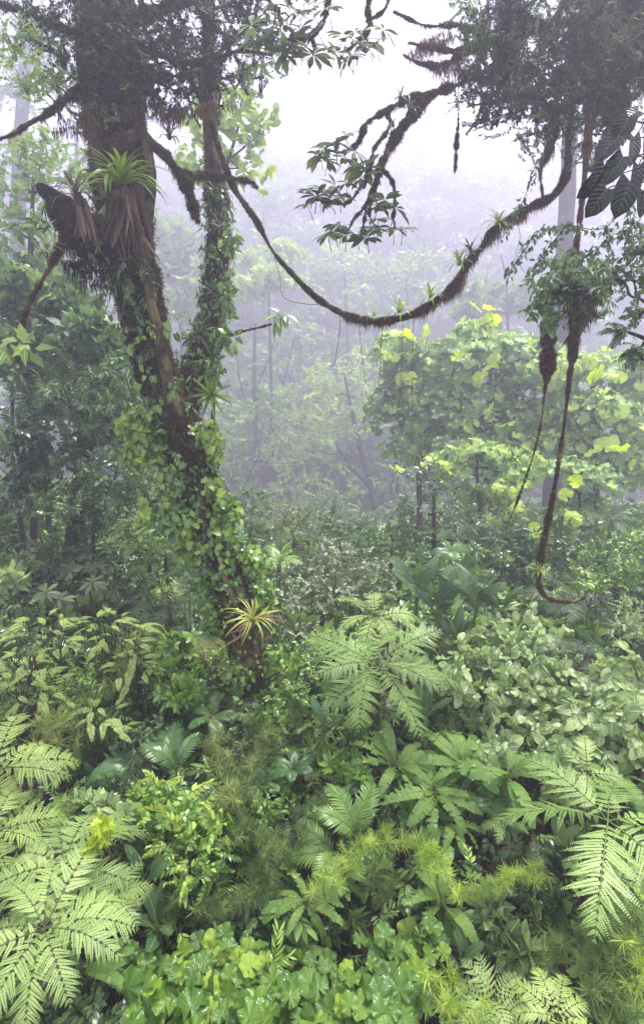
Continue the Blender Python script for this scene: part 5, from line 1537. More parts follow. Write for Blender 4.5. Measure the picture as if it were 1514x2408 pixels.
for bx, by, k, L in ((1000, 90, 50, .5), (1040, 140, 60, .5), (1080, 150, 60, .5), (960, 110, 40, .4), (1020, 70, 40, .4), (1100, 200, 30, .3)):
    Pq = at(bx, by, 9.8); hang_on(hm, np.array([Pq, Pq + [.2, 0, .02]]), np.array([.2, .2]), k, L)
hm.build('moss', M['moss_red'], rt_, bR)

# umbrella-leaf branch hanging into the gap
ub = thing('umbrella_tree_branch', 'mossy bough with umbrella leaves hanging into the misty gap', 'branch', at(1110, 188, 9.9))
bU = np.array(ub.location)
m = MB(); f = MB(); lv = MB()
UB = [[(1130, 180, 15, 9.9), (1060, 205, 16, 9.8), (1000, 225, 17, 9.7), (945, 240, 14, 9.6), (900, 265, 13, 9.5), (862, 290, 11, 9.5), (845, 330, 10, 9.5), (825, 350, 7, 9.5), (800, 358, 5, 9.5), (775, 352, 4, 9.5)],
      [(1020, 220, 17, 9.8), (985, 255, 24, 9.7), (945, 300, 28, 9.6), (920, 340, 26, 9.6), (895, 390, 22, 9.5), (884, 430, 16, 9.5), (862, 480, 12, 9.5), (832, 515, 9, 9.4), (815, 545, 6, 9.4), (790, 540, 4, 9.4)],
      [(910, 265, 10, 9.5), (915, 300, 9, 9.5), (880, 350, 9, 9.4), (868, 400, 7, 9.4), (830, 465, 8, 9.4), (795, 480, 6, 9.3), (745, 470, 4, 9.3)],
      [(895, 395, 10, 9.5), (918, 420, 8, 9.5), (928, 455, 8, 9.5), (925, 505, 6, 9.5), (928, 535, 3, 9.5)], [(880, 440, 7, 9.5), (868, 500, 5, 9.5), (880, 530, 3, 9.5)], [(862, 480, 6, 9.5), (856, 520, 4, 9.5), (850, 550, 3, 9.5)], [(868, 400, 5, 9.4), (855, 440, 4, 9.4)]]
for s in UB:
    P, r = pxpath(s, 8); m.add(*tube_arr(P, r * .5, 8, .2, 6)); big_ = r.mean() > .045
    fuzz_on(f, P, r * .55, int((40 if big_ else 24) * len(P)), .08 if big_ else .05); hang_on(f, P, r, int((3 if big_ else 1) * len(P)), .22 if big_ else .12)
for px, py, d in ((765, 348, 9.5), (790, 340, 9.4), (808, 372, 9.5), (835, 358, 9.4), (812, 318, 9.5), (750, 365, 9.5), (840, 388, 9.5), (770, 378, 9.4), (745, 462, 9.3), (722, 482, 9.3), (760, 448, 9.3), (800, 462, 9.3), (790, 440, 9.2), (775, 470, 9.3), (815, 430, 9.3), (735, 452, 9.3), (790, 545, 9.4), (815, 555, 9.4), (840, 552, 9.4), (800, 530, 9.4), (860, 560, 9.4), (772, 552, 9.3), (880, 540, 9.5), (930, 490, 9.5), (905, 470, 9.5), (925, 538, 9.5), (888, 515, 9.5), (945, 540, 9.5), (852, 418, 9.4), (885, 405, 9.5), (890, 485, 9.4), (860, 398, 9.4)):
    n = 1; c = at(px, py, d)
    lv.scatter(R_PALM[R.integers(4)], frames(np.array([[R.normal() * .25, -.05 + R.normal() * .25, .75]]), rdir(1)), c[None], np.array([.3 * R.uniform(.85, 1.15)]), np.array([R.random()]), .6)
m.build('bough', M['bark'], ub, bU); f.build('moss', M['moss'], ub, bU); lv.build('umbrella_leaves', [M['palmate'], M['twig']], ub, bU)
bromeliad(at(962, 262, 9.5), .38, 14, 'brom_dark', 'dark bromeliad on the umbrella-leaf bough near its fork', parts=False, tiltv=(.3, 0))
bromeliad(at(940, 235, 9.5), .34, 12, 'brom_dark', 'spiky dark bromeliad on the upper arm of the umbrella-leaf bough', parts=False, tiltv=(.1, 0))
bromeliad(at(925, 300, 9.45), .34, 12, 'brom_dark', 'bromeliad on the thick part of the umbrella-leaf bough', parts=False, tiltv=(.2, -.3))
ub = thing('umbrella_tree_branch', 'umbrella-leaf branches crossing the white sky at the top edge', 'branch', at(760, -60, 8.5)); bU = np.array(ub.location)
m = MB(); f = MB(); lv = MB()
for s in ([(790, -80, 12, 8.5), (772, 0, 11, 8.4), (760, 50, 9, 8.4), (730, 85, 7, 8.3), (690, 95, 5, 8.3), (665, 85, 3, 8.3)], [(880, -60, 12, 8.6), (865, 20, 11, 8.5), (870, 60, 9, 8.5), (845, 95, 6, 8.4), (815, 120, 4, 8.4)], [(690, -60, 6, 8.3), (675, 20, 5, 8.3), (650, 20, 4, 8.3), (630, 0, 3, 8.3)], [(930, -60, 8, 8.6), (905, 20, 7, 8.6), (862, 50, 5, 8.5)], [(730, 85, 5, 8.3), (740, 110, 4, 8.3)]):
    P, r = pxpath(s, 8); m.add(*tube_arr(P, r * .9, 8, .16, 6)); fuzz_on(f, P, r, 22 * len(P), .05)
for px, py in ((650, 20), (668, 60), (690, 100), (660, 95), (705, 70), (720, 110), (640, 60), (680, 20), (735, 20), (715, -5), (745, 75), (620, 95), (700, 125), (665, 125), (640, 110), (600, 95), (800, 110), (815, 85), (835, 75), (830, 130), (790, 125), (770, 115), (860, 110), (815, 140), (880, 100), (845, 100), (900, 70), (770, 20), (760, -5), (630, 30), (700, 30), (735, 130), (590, 60)):
    c = at(px, py, 8.4 + R.normal() * .12)
    lv.scatter(R_PALM[R.integers(4)], frames(np.array([[R.normal() * .25, -.25 + R.normal() * .25, .7]]), rdir(1)), c[None], np.array([.28 * R.uniform(.85, 1.2)]), np.array([R.random()]), .6)
m.build('bough', M['bark'], ub, bU); f.build('moss', M['moss'], ub, bU); lv.build('umbrella_leaves', [M['palmate'], M['twig']], ub, bU)

# near vine with big dark heart leaves at the right edge
nv = thing('heart_leaf_vine', 'near vine with big wet blackish heart leaves at the right edge', 'vine', at(1530, 280, 4.6)); bN = np.array(nv.location)
st = MB(); P, r = pxpath([(1550, 200, 9, 4.7), (1520, 300, 9, 4.6), (1516, 380, 8, 4.6), (1524, 460, 7, 4.6), (1530, 560, 5, 4.6)], 8); st.add(*tube_arr(P, r, 6))
for px, py, s, yx, yz, nx in ((1478, 300, 74, -.3, -.5, .1), (1450, 345, 80, -.6, -.6, -.2), (1490, 345, 74, .2, -.9, .3), (1420, 415, 86, -.3, -.8, .5), (1465, 395, 86, -.6, -.7, -.3), (1500, 410, 70, .1, -.9, .2), (1425, 470, 84, -.5, -.8, .3), (1480, 455, 96, -.25, -.9, -.1), (1512, 470, 70, .2, -.9, .1), (1405, 440, 70, -.6, -.7, .8), (1500, 280, 60, -.5, -.2, 0)):
    d = 4.6 + R.normal() * .1; c = at(px, py - s * .3, d)
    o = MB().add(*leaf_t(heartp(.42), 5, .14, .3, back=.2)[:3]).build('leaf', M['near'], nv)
    fr = frames(np.array([[yx, -.1, yz]]), np.array([nx, -.75, .55]))[0]
    from mathutils import Matrix, Vector
    o.matrix_local = Matrix.Translation(Vector(c - bN)) @ Matrix([[*fr[i], 0] for i in range(3)] + [[0, 0, 0, 1]]) @ Matrix.Scale(s * d / F * .78, 4)
    j = np.argmin(np.linalg.norm(P - c - [0, 0, .05], axis=1)); limb(st, P[j], c, .006, .005, 4, wob=.04)
st.build('stem', M['twig'], nv, bN)
# trailing thin vine and shrub at the right edge
t = thing('trailing_vine', 'thin trailing vine with small dark leaves in front of the pale trunk', 'vine', at(1460, 480, 8)); b = np.array(t.location); st = MB(); a = MB()
for s in ([(1500, 450, 8), (1440, 520, 8), (1400, 540, 8), (1330, 530, 8.2), (1260, 545, 8.4)], [(1420, 530, 8), (1430, 600, 8), (1425, 650, 8), (1440, 690, 8)], [(1480, 470, 8), (1480, 560, 8), (1470, 620, 8)], [(1335, 530, 8.2), (1290, 580, 8.3), (1250, 640, 8.4)], [(1270, 540, 8.4), (1230, 590, 8.4), (1190, 650, 8.4)], [(1500, 520, 8), (1440, 560, 8), (1380, 600, 8.1)], [(1290, 330, 9.5), (1250, 420, 9.4), (1225, 480, 9.3), (1180, 560, 9.2)]):
    P = smooth([at(*q) for q in s], 8); st.add(*tube_arr(P, .007, 4)); leaf_runner(a, P, L_OV, 90, .1, .05)
st.build('stem', M['twig'], t, b); a.build('leaves', M['small_dark'], t, b)
tree('edge_tree', 'dark-leaved tree leaning in at the right edge below the heart leaves', 'tree', [[(1680, 1100, 20, 8.3), (1640, 850, 16, 8.2), (1550, 640, 10, 8.2), (1500, 560, 6, 8.2)], [(1560, 820, 12, 8.2), (1500, 790, 8, 8.1), (1455, 775, 6, 8.1)], [(1556, 740, 10, 8.2), (1500, 700, 6, 8.2)]],
     [(1490, 600, 36, 40, 8.3), (1520, 560, 40, 40, 8.2), (1490, 660, 40, 36, 8.3), (1500, 740, 36, 30, 8.2), (1460, 780, 30, 22, 8.1), (1510, 850, 30, 40, 8.2), (1490, 830, 16, 30, 8.2), (1440, 640, 20, 24, 8.2)], S_OV, 'small_dark', .26, dens=.8, tint=.55, drop=.2, moss=1)

# ------------------------------------------------------------------ ferns
fern(880, 1562, 2.2, 178, 13, 'mid', 'large fresh green tree fern rosette in the middle of the clearing', up=2)
fern(150, 2035, 2.0, 185, 11, 'grey', 'grey-green tree fern spreading below the bright yellow sapling', up=-2)
fern(105, 2185, 2.3, 200, 11, 'grey', 'lowest of the grey-green tree ferns beside the broad leaved herbs', up=-2)
fern(265, 2110, 1.7, 90, 6, 'lace', 'grey-green fern with black gaps between its fronds', yaw0=-90, arc=(-70, 70))
fern(-10, 1810, 2.2, 170, 11, 'pale', 'pale yellowish tree fern cut by the left edge, upper of two', up=0)
fern(-20, 1960, 2.1, 150, 10, 'pale', 'pale yellowish tree fern at the left edge, lower of two', up=0)
fern(1428, 1930, 2.3, 255, 6, 'lit', 'large tree fern with long arching fronds reaching the right edge', yaw0=84, up=2)
fern(1160, 2350, 1.6, 95, 9, 'lace', 'lacy grey-green fern at the bottom edge', up=5)
fern(1310, 2395, 1.7, 110, 9, 'pale', 'yellow-green fern at the bottom edge beside the spiky bamboo', up=0)
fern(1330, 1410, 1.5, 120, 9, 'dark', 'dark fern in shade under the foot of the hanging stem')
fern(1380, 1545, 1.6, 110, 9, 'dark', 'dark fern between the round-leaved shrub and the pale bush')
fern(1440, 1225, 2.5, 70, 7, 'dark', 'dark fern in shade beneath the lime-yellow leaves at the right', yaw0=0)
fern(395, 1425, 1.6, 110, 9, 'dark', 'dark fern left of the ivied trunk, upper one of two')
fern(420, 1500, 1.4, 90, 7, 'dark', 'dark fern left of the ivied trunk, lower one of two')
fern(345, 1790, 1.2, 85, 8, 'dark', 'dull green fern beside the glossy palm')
fern(290, 1880, 1.1, 100, 8, 'dark', 'shaded fern under the pale left edge ferns')
fern(655, 1320, 2.4, 62, 7, 'lit', 'small pale fern behind the ivied trunk in mist', up=10)
fern(560, 1660, 1.4, 60, 7, 'dark', 'small dark fern at the roots of the leaning trunk')
fern(885, 1450, 2.2, 110, 9, 'grey', 'misty grey-green tree fern just behind the large fresh one')
fern(1380, 1820, 1.7, 100, 8, 'grey', 'thin lacy fern above the large arching fronds')
fern(1230, 2010, 1.0, 70, 7, 'dark', 'small dark fern over bare soil')
fern(690, 1960, 1.0, 60, 7, 'dark', 'small fern beside the upright bright palm')
fern(1180, 1930, .9, 60, 7, 'mid', 'small fern between paddle leaves and the arching fronds')
fern(1200, 1500, 1.0, 60, 6, 'dark', 'dim fern in front of the upright dark paddle leaves')
fern(40, 1180, 2.6, 70, 7, 'dark', 'dim fern high in the shade of the left bank')
fern(1450, 2080, 1.2, 110, 7, 'lit', 'fern at the right edge below the large arching fern', yaw0=40)

# feathery shrubs at the left: branches of pinnate leaves
FEA = variants(palm_m, 'frond', 'fern_pale', 4, 'stalk', n=10, ll=.21, w=.042, a0=15, a1=-30, ang=66, droop=.15, t0=.2, shape=.2)


def feathery(px, py, h, rx, ry, n, rpx, label):
    p, d = hit(px, py, h); b = base_of(p); t = thing('feathery_shrub', label, 'shrub', b, 'feathery shrubs at the left')
    st = MB()
    for i in range(n):
        a = R.uniform(0, 2 * pi); q = math.sqrt(R.random())
        c = at(px + rx * q * math.cos(a), py + ry * q * math.sin(a), d + R.uniform(-.5, .5) - ry * q * math.sin(a) * .004)
        L = rpx * d / F * R.uniform(.8, 1.25)
        yaw = math.atan2(-(c - p)[0], (c - p)[1]) + R.normal() * .6
        child('frond', FEA[R.integers(4)], t, c - b, (R.normal() * .15, R.normal() * .2, yaw), L)
        limb(st, b + R.normal(size=3) * .05, c, .018, .006, 4, wob=.06)
    st.build('stem', M['twig'], t, b)


feathery(80, 1620, 1.7, 70, 35, 34, 46, 'pale feathery shrub low at the left edge of the slope')
feathery(230, 1700, 1.6, 70, 45, 42, 46, 'pale feathery shrub above the glossy palms, in front of the others')
feathery(260, 1490, 1.9, 80, 50, 42, 42, 'feathery shrub in the haze beside the dark ferns')
feathery(110, 1490, 1.9, 80, 40, 36, 42, 'feathery shrub below the umbrella-leaved saplings')
feathery(310, 1570, 1.8, 40, 40, 24, 44, 'small feathery shrub next to the glossy sapling')
feathery(60, 1560, 2.0, 60, 30, 24, 44, 'dull feathery shrub just above the left edge one')

# ------------------------------------------------------------------ palms
palm(415, 1815, .9, 95, 4, 'dark', 'glossy dark palm with upright fronds beside the ivied trunk foot', yaw=20, up=18, spread=150)
palm(445, 1862, .8, 62, 5, 'dark', 'glossy dark palm drooping in front of the taller one', yaw=180, up=0, spread=170)
palm(200, 1850, 1.0, 95, 3, 'dark', 'glossy palm reaching toward the bright yellow sapling', yaw=-75, up=5, spread=40)
palm(690, 1815, 1.0, 58, 6, 'dark', 'small glossy palm right of the yellowish bamboo', up=5)
palm(835, 1965, 1.0, 105, 5, 'lit', 'bright palm with one upright frond below the big fern', yaw=25, up=22, spread=140)
palm(790, 2010, .9, 105, 4, 'lit', 'bright palm spreading flat beside the paddle leaves', yaw=115, up=0, spread=120)
palm(500, 1690, 1.2, 60, 5, 'dark', 'dim palm at the roots of the leaning trunk')
palm(1160, 1880, .8, 72, 5, 'dark', 'dark palm beside the torn paddle leaves')
palm(660, 1330, 2.6, 55, 4, 'lit', 'pale little palm in mist right of the ivied trunk', up=25)
palm(1210, 2240, .6, 55, 5, 'lit', 'small palm half under the veined sapling')
palm(1060, 1300, 2.2, 50, 5, 'dark', 'dim palm with drooping fingers under the tiny-leaved dark tree')
palm(620, 1850, .8, 60, 5, 'dark', 'dark palm under the yellowish bamboo')

# ------------------------------------------------------------------ paddle-leaved plants
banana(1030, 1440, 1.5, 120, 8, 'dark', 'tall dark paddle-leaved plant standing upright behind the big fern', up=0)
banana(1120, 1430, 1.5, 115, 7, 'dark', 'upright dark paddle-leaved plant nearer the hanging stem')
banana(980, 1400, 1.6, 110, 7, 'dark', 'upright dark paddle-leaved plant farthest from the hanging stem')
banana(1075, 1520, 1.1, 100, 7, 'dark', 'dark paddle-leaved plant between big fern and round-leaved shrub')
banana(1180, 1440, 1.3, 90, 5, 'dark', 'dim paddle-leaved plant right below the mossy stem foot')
banana(930, 1800, .9, 125, 8, 'torn', 'torn paddle-leaved plant in front of the big fern')
banana(1020, 1870, .9, 135, 9, 'torn', 'large torn paddle-leaved plant over the dark soil')
banana(1090, 1800, 1.0, 120, 8, 'mid', 'paddle-leaved plant under the round-leaved shrub')
banana(1190, 1830, 1.0, 135, 7, 'mid', 'paddle-leaved plant with a wide whole leaf beside the dark palm')
banana(1320, 1830, 1.0, 110, 7, 'torn', 'torn paddle-leaved plant behind the arching fern fronds')
banana(1440, 1830, 1.1, 110, 7, 'mid', 'paddle-leaved plant at the right edge under the round-leaved shrub')
banana(1000, 1690, 1.1, 90, 6, 'dark', 'dark paddle-leaved plant right under the big fern')
banana(1060, 1940, .7, 105, 7, 'mid', 'low paddle-leaved plant over bare brown soil')
banana(800, 2060, .8, 85, 7, 'torn', 'torn paddle-leaved plant at the left end of the bright bamboo plume')
banana(720, 2120, .8, 105, 8, 'torn', 'torn paddle-leaved plant above the broad leaved herbs')
banana(1040, 2130, .7, 120, 8, 'mid', 'paddle-leaved plant in the dark gap below the bright bamboo')
banana(870, 2070, .6, 70, 5, 'mid', 'small paddle-leaved plant hidden under the bright bamboo')
banana(340, 2080, 1.0, 105, 6, 'dark', 'dark paddle-leaved plant between ferns and small-leaved shrub')
banana(370, 2190, .8, 110, 6, 'dark', 'dark paddle-leaved plant below the black-gapped fern')
banana(200, 2290, 1.1, 110, 4, 'mid', 'paddle leaf arching over the dark shrub at the bottom', yaw=-80, spread=60)
banana(1080, 2270, .6, 85, 6, 'dark', 'paddle-leaved plant beside the two broad herb clumps')
banana(20, 2390, 1.0, 90, 5, 'dark', 'dim paddle-leaved plant in the bottom corner under the grey fern')
banana(760, 1720, 1.0, 75, 5, 'dark', 'small dark paddle-leaved plant left below the big fern')
banana(930, 2280, .6, 80, 5, 'torn', 'small torn paddle-leaved plant behind the broad herbs')
banana(330, 1960, 1.0, 80, 4, 'dark', 'dark paddle-leaved plant behind the bright yellow sapling')
banana(700, 2230, .5, 80, 6, 'torn', 'torn paddle-leaved plant just above the broad herb clump')

# ------------------------------------------------------------------ broad leaved herbs
gunnera(370, 2300, 1.1, [(340, 2265, 80), (330, 2330, 112), (395, 2290, 104), (410, 2340, 96), (360, 2375, 120), (320, 2400, 84), (430, 2270, 80), (455, 2320, 92)], 'broad leaved herb clump with glossy leaves beside the black bottom gap', (3,))
gunnera(450, 2240, 1.3, [(432, 2240, 62), (500, 2245, 74), (470, 2282, 84), (505, 2215, 66), (415, 2310, 84), (450, 2370, 112)], 'broad leaved herb rearmost in the larger clump with bright upright leaves', (0, 1, 3))
gunnera(530, 2320, 1.2, [(525, 2300, 90), (560, 2260, 74), (590, 2290, 92), (545, 2350, 106), (500, 2345, 100), (610, 2340, 86), (600, 2250, 56)], 'broad leaved herb in the middle of the larger clump', (1, 6))
gunnera(490, 2400, 1.2, [(495, 2390, 92), (440, 2410, 100), (550, 2405, 104), (410, 2395, 84), (590, 2385, 92)], 'broad leaved herb with a yellow leaf at the bottom edge', (0,))
gunnera(670, 2340, 1.2, [(640, 2310, 84), (690, 2330, 106), (655, 2370, 96), (730, 2310, 82), (720, 2370, 90), (585, 2235, 64), (625, 2262, 54)], 'broad leaved herb next to the small clump', (5, 6))
gunnera(680, 2410, 1.2, [(680, 2400, 108), (620, 2410, 80), (740, 2405, 90), (770, 2370, 80)], 'broad leaved herb with the yellowest leaf at the bottom edge', (0,))
gunnera(790, 2340, 1.1, [(760, 2290, 72), (785, 2330, 90), (745, 2345, 80), (820, 2300, 76), (810, 2370, 100), (770, 2260, 56)], 'broad leaved herb between the two clumps', ())
gunnera(900, 2380, 1.1, [(860, 2320, 90), (890, 2350, 100), (840, 2365, 96), (940, 2330, 92), (910, 2400, 110), (860, 2405, 96), (960, 2375, 100), (800, 2410, 90)], 'broad leaved herb of the right clump beside the yellow bamboo', (5,))
gunnera(960, 2290, 1.0, [(950, 2280, 86), (1000, 2310, 90), (930, 2300, 76), (980, 2345, 88), (1010, 2360, 70), (900, 2290, 72)], 'broad leaved herb behind the right clump', ())
gunnera(950, 2220, 1.0, [(905, 2205, 72), (960, 2195, 76), (1005, 2215, 86), (930, 2240, 70), (975, 2240, 60), (890, 2245, 60), (1010, 2245, 74)], 'smaller broad leaved herb over the dark gap', (1, 4))

# ------------------------------------------------------------------ bamboo
bamboo([(760, 2085), (800, 2035), (860, 2000), (930, 1985), (1010, 2005), (1040, 2040)], 'bamboo_lit', 'brightest bamboo plume arching over the paddle leaves', 52, 1.5, h=1.6)
bamboo([(900, 2120), (895, 2080), (890, 2040), (900, 2000)], 'bamboo', 'green bamboo hanging below the brightest plume', 46, 1.2, h=1.2)
bamboo([(1280, 2045), (1220, 2060), (1150, 2080), (1070, 2105)], 'bamboo_lit', 'thin bright bamboo cane crossing the bare soil', 46, 1.2, h=1.2, w=.7)
bamboo([(500, 1720), (510, 1760), (530, 1800), (540, 1860), (520, 1900)], 'bamboo_olive', 'yellowish bamboo drooping left of the trunk foot', 50, 1.4)
bamboo([(640, 1730), (600, 1770), (580, 1820), (560, 1870)], 'bamboo_olive', 'yellowish bamboo right below the trunk foot', 50, 1.4)
bamboo([(590, 1690), (620, 1720), (640, 1750)], 'bamboo', 'short bamboo touching the trunk foot', 44, 1.2)
bamboo([(560, 1930), (600, 1960), (640, 1990), (680, 2030)], 'bamboo', 'green bamboo behind the small-leaved shrub', 46, 1.5)
bamboo([(620, 2080), (580, 2110), (520, 2130), (470, 2150)], 'bamboo', 'dark green bamboo under the small-leaved shrub', 50, 1.5, h=1.2)
bamboo([(430, 2090), (410, 2120), (400, 2160)], 'bamboo', 'small dark bamboo tuft beside the paddle leaf', 46, 1.2, h=1.1)
bamboo([(660, 1960), (640, 2010), (600, 2050), (640, 2090)], 'bamboo', 'green bamboo thicket left of the torn paddle leaves', 46, 1.6, h=1.1)
bamboo([(740, 1860), (770, 1890), (720, 1920)], 'bamboo', 'small bamboo left above the upright bright palm', 42, 1.2, h=1.1)
bamboo([(130, 1690), (100, 1720), (150, 1730)], 'bamboo_olive', 'olive bamboo tuft among the feathery shrubs', 60, 1.6)
bamboo([(230, 1640), (190, 1660), (170, 1690)], 'bamboo_olive', 'second olive bamboo tuft nearer the trunk', 50, 1.3)
bamboo([(340, 1500), (310, 1540), (280, 1600)], 'bamboo_olive', 'olive bamboo behind the feathery shrubs', 50, 1.2)
bamboo([(1380, 2190), (1330, 2220), (1290, 2260)], 'bamboo', 'bamboo behind the veined sapling', 56, 1.3, h=1.2)
bamboo([(1500, 2160), (1450, 2200), (1400, 2260), (1370, 2330)], 'bamboo', 'spiky green bamboo at the right edge', 64, 1.7, h=1.5)
bamboo([(1540, 2260), (1490, 2290), (1450, 2340), (1430, 2400)], 'bamboo', 'spiky green bamboo in the bottom right corner', 68, 1.9, h=1.6)
bamboo([(1510, 2230), (1500, 2280), (1480, 2330)], 'bamboo_lit', 'lighter spiky bamboo between the two at the right edge', 60, 1.3, h=1.7)
bamboo([(1000, 2290), (1050, 2330), (1090, 2370), (1150, 2410)], 'bamboo_lit', 'yellow-green bamboo leaning out of the bottom edge', 58, 1.8, h=1.5)
bamboo([(1310, 1840), (1350, 1870), (1290, 1880)], 'bamboo_olive', 'olive bamboo sprig above the arching fern', 40, 1.0, h=1.2)
bamboo([(700, 2000), (730, 1960), (760, 1940)], 'bamboo', 'bamboo sprig left of the upright bright palm', 40, 1.0, h=1.0)
bamboo([(640, 1600), (690, 1630), (700, 1680)], 'bamboo', 'dim bamboo behind the trunk foot', 40, 1.1, h=1.3)

# ------------------------------------------------------------------ shrubs
bush(1190, 1560, 2.0, [(1180, 1500, 80, 40), (1260, 1490, 80, 36), (1120, 1560, 70, 50), (1200, 1570, 90, 50), (1290, 1560, 50, 50), (1130, 1630, 80, 45), (1200, 1650, 80, 45), (1080, 1600, 40, 40)], S_ROUND, 'round', .55, 'big shrub with pale round leaves right of the large fern', dens=.9, tint=.5)
bush(1440, 1680, 2.0, [(1420, 1610, 60, 50), (1480, 1600, 60, 60), (1400, 1690, 60, 45), (1470, 1690, 70, 55), (1500, 1770, 50, 40), (1440, 1760, 60, 35)], S_ROUND, 'round', .58, 'pale round-leaved shrub at the right edge above the arching fern', dens=.9, tint=.5)
bush(1280, 1740, 1.6, [(1250, 1730, 70, 40), (1330, 1740, 60, 40), (1300, 1790, 60, 30), (1190, 1770, 40, 30), (1320, 1670, 50, 40)], S_ROUND, 'round', .52, 'lower round-leaved shrub between the two larger ones', dens=.85)
bush(1340, 1650, 1.5, [(1340, 1640, 60, 30), (1290, 1650, 40, 30)], S_TINY, 'olive', .5, 'twiggy olive shrub filling the notch between round-leaved shrubs', dens=1)
bush(430, 1930, 1.5, [(370, 1870, 60, 40), (420, 1900, 70, 45), (330, 1890, 40, 40), (470, 1930, 60, 45), (380, 1940, 50, 40), (510, 1950, 40, 40)], S_OV, 'small', .42, 'fresh green small-leaved shrub left of the bamboo', dens=1.2, young=.08)
bush(450, 2010, 1.5, [(440, 2000, 70, 45), (500, 2020, 50, 45), (400, 2010, 40, 40), (460, 2060, 60, 35)], S_OV, 'small', .38, 'rounded small-leaved shrub with pale tips next to the dark bamboo', dens=1.2, young=.06)
bush(600, 1910, 1.2, [(570, 1890, 60, 30), (640, 1880, 60, 30), (700, 1890, 40, 30), (610, 1930, 60, 25)], S_OV, 'small', .36, 'low small-leaved shrub under the yellowish bamboo', dens=1.1)
bush(410, 1580, 1.7, [(400, 1530, 50, 40), (430, 1580, 60, 45), (380, 1600, 40, 40), (420, 1640, 50, 36)], R_ELL, 'small', .34, 'glossy-leaved sapling left of the ivied trunk foot', dens=1.1, tint=.6)
bush(800, 1360, 2.2, [(760, 1340, 60, 50), (830, 1330, 70, 50), (880, 1360, 50, 45), (800, 1400, 80, 45), (730, 1400, 50, 40), (780, 1290, 40, 30)], S_OV, 'small_grey', .5, 'twiggy silvery shrub behind the large fern', dens=.85, tint=.6)
bush(640, 1420, 2.0, [(640, 1360, 50, 40), (660, 1430, 50, 45), (690, 1500, 50, 45), (620, 1330, 40, 30)], S_OV, 'small_grey', .42, 'silvery-leaved shrub behind the yellow bromeliad', dens=1, tint=.5)
bush(720, 1560, 1.6, [(700, 1580, 50, 40), (690, 1640, 50, 40), (740, 1520, 40, 40), (720, 1680, 40, 30)], S_SMALL, 'small', .4, 'small green shrub between trunk foot and large fern', dens=1)
bush(1440, 1320, 2.6, [(1420, 1310, 60, 40), (1480, 1290, 60, 50), (1440, 1370, 60, 40), (1500, 1360, 40, 40), (1390, 1390, 40, 30)], S_OV, 'small', .42, 'leafy shrub at the right edge above the pale bush', dens=1.1, tint=.45, young=.05)
bush(1490, 1450, 2.2, [(1490, 1440, 50, 40), (1470, 1480, 46, 36), (1510, 1490, 40, 40)], S_TINY, 'round', .34, 'dense pale yellowish bush at the right edge', dens=1.6, tint=.65)
bush(330, 2330, 1.3, [(200, 2330, 60, 40), (260, 2320, 60, 40), (230, 2380, 70, 40), (170, 2380, 50, 40)], S_OV, 'small_dark', .36, 'dark small-leaved shrub beside the glossy broad herbs', dens=1.1, tint=.6)
bush(90, 2350, 1.3, [(60, 2330, 60, 40), (110, 2370, 70, 40), (40, 2390, 50, 40)], S_OV, 'small_dark', .42, 'shadowy shrub in the bottom left corner', dens=1, tint=.55)
bush(450, 1400, 2.2, [(300, 1370, 60, 40), (380, 1340, 70, 40), (440, 1380, 50, 40), (470, 1350, 40, 30)], S_SMALL, 'crown_mid', .45, 'dim small-leaved shrub left of the bare mossy part of the trunk', dens=1)
bush(200, 1330, 2.4, [(120, 1300, 70, 36), (220, 1310, 80, 36), (300, 1320, 60, 30), (30, 1300, 60, 36)], S_OV, 'small_dark', .5, 'dark leafy shrub at the top of the near slope', dens=1, tint=.6)
bush(30, 1360, 2.6, [(30, 1340, 50, 30), (20, 1370, 40, 30)], R_ELL, 'round', .42, 'pale glossy-leaved bush at the left edge', dens=1, tint=.7)
bush(30, 1450, 2.0, [(30, 1440, 60, 40), (60, 1520, 60, 30), (20, 1510, 40, 40)], S_SMALL, 'small_dark', .45, 'dark shrub at the left edge behind feathery leaves', dens=1, tint=.55)
bush(150, 1590, 1.6, [(160, 1580, 80, 40), (240, 1600, 60, 40), (90, 1660, 80, 40), (180, 1640, 70, 40)], S_SMALL, 'small', .42, 'mixed green shrub under the feathery leaves', dens=1, tint=.35)
bush(300, 1660, 1.4, [(310, 1650, 50, 40), (340, 1720, 50, 40), (290, 1740, 40, 30)], S_OV, 'small_dark', .42, 'shaded shrub between feathery shrub and trunk foot', dens=1, tint=.5)
bush(800, 1800, .9, [(790, 1800, 50, 30), (830, 1830, 40, 26), (750, 1780, 40, 26)], R_ELL, 'small', .3, 'low glossy shrub under the tip of the large fern', dens=1.1, tint=.4)
bush(960, 1900, .7, [(900, 1930, 40, 26), (960, 1920, 40, 24), (1010, 1930, 30, 20)], S_OV, 'small_dark', .32, 'dark low shrub on the soil beside the bright palm', dens=1, tint=.6)
bush(1290, 2060, .8, [(1240, 2090, 50, 26), (1310, 2110, 50, 26)], S_OV, 'small_dark', .36, 'low dark shrub under the large fern fronds', dens=1)
bush(560, 2180, .7, [(540, 2180, 60, 26), (600, 2170, 50, 26), (660, 2180, 40, 26)], S_TINY, 'small_dark', .4, 'tiny-leaved dark shrub above the broad herbs', dens=1, tint=.6)
bush(470, 2200, .6, [(420, 2205, 50, 20), (480, 2210, 40, 18)], S_TINY, 'small', .3, 'little pale-tipped shrub squeezed above the broad herbs', dens=1, tint=.5)
bush(590, 1760, 1.0, [(640, 1790, 40, 30), (600, 1720, 40, 30), (560, 1740, 40, 30)], S_SMALL, 'small_dark', .36, 'dark shrub wrapped round the trunk foot', dens=1)
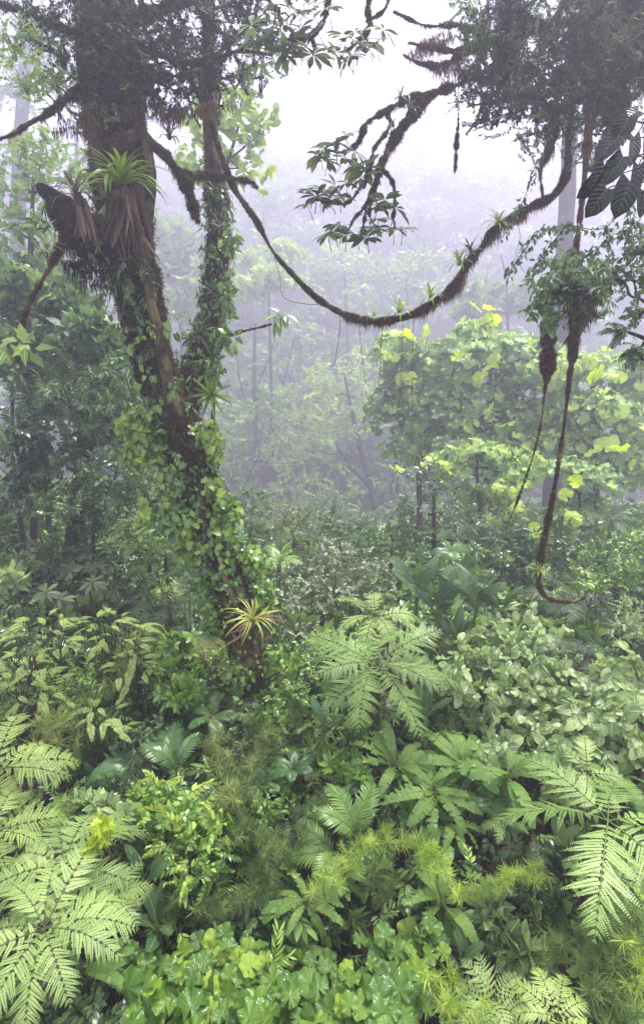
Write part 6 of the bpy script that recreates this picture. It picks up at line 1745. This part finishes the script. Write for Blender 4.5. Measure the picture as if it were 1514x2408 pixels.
bush(1430, 2130, .8, [(1400, 2130, 40, 26), (1380, 2160, 36, 20)], R_OBR, 'young', .24, 'small bright yellow-green sapling under the arching fern', dens=.5, tint=.3, cat='sapling', name='sapling', group=None)
bush(242, 1950, 2.35, [(238, 1945, 32, 24), (226, 1988, 22, 22), (270, 1955, 22, 16)], R_OBR, 'young', .2, 'bright yellow-green sapling above the grey-green ferns', dens=1.0, cat='sapling', name='sapling', group=None)
bush(215, 1900, 2.2, [(195, 1900, 26, 18), (290, 1915, 30, 22), (250, 1890, 26, 14)], R_ELL, 'round', .3, 'grey-green veined sapling around the bright yellow one', dens=.5, tint=.4, cat='sapling', name='sapling', group=None)
bush(1200, 2230, .8, [(1170, 2210, 40, 26), (1220, 2240, 44, 26), (1250, 2260, 30, 24), (1160, 2160, 30, 30)], R_ELL, 'round', .42, 'deep-veined sapling over the dark gap', dens=.85, tint=.3, cat='sapling', name='sapling', group=None)

# saplings with umbrella leaves in the haze at the left
RP_BIG = rosettes(leaf_t(obov(.17), 3, .12, .25), 4, n=9, el=.0)
for px, py, s, lab in ((115, 1335, 30, 'grey umbrella-leaved sapling, largest of three on the slope'), (175, 1385, 32, 'grey umbrella-leaved sapling, lowest of three on the slope'), (205, 1345, 27, 'grey umbrella-leaved sapling, smallest of three on the slope')):
    p, d = hit(px, py, 2.2); b = base_of(p); t = thing('umbrella_leaved_sapling', lab, 'sapling', b, 'umbrella-leaved saplings'); m = MB()
    for _ in range(4):
        c = p + R.normal(size=3) * [.35, .3, .12]
        m.scatter(RP_BIG[R.integers(4)], frames(np.array([[R.normal() * .2, -.3 + R.normal() * .2, .8]]), rdir(1)), c[None], np.array([s * d / F]), np.array([R.random()]), .5)
    m.build('umbrella_leaves', [M['palmate_pale'], M['stalk_brown']], t, b); stem_to(t, b, p, .03)
# bare brown branches near the trunk foot
for lab, pts in (('bare brown forked branch left of the trunk foot', [[(545, 1640, 8), (510, 1610, 5), (470, 1590, 3)], [(510, 1610, 4), (490, 1580, 2)], [(500, 1605, 3), (465, 1620, 2)]]), ('second bare brown branch just below the forked one', [[(550, 1665, 7), (510, 1660, 5), (465, 1640, 2)], [(510, 1660, 3), (480, 1675, 2)]]),
                 ('mossy bare stick beside the bright yellow sapling', [[(330, 1985, 12), (370, 1975, 9), (410, 1965, 5)]]), ('thin fallen stick across the dark soil', [[(820, 2290, 5), (900, 2275, 5), (1010, 2230, 4)]]), ('dry stick lying in the dark gap above the broad herbs', [[(1010, 2245, 5), (1080, 2230, 4), (1150, 2215, 3)]])):
    q, d = hit(*pts[0][0][:2], .9 if 'soil' not in lab and 'gap' not in lab else .15); m = MB()
    for s in pts:
        P, r = pxpath([(a, c, w_, d) for a, c, w_ in s], 6); m.add(*tube_arr(P, r, 5, .1))
    o = m.build('bare_branch', M['stalk_brown'], None, P[0]); tag(o, lab, 'branch', 'bare branches')

bush(600, 1640, 1.3, [(560, 1600, 36, 36), (640, 1640, 40, 40), (590, 1680, 46, 36), (660, 1700, 40, 30), (520, 1560, 36, 30)], S_HEART, 'ivy', .3, 'mixed leafy shrub hiding the foot of the leaning trunk', dens=1, tint=.5, d=11.4)
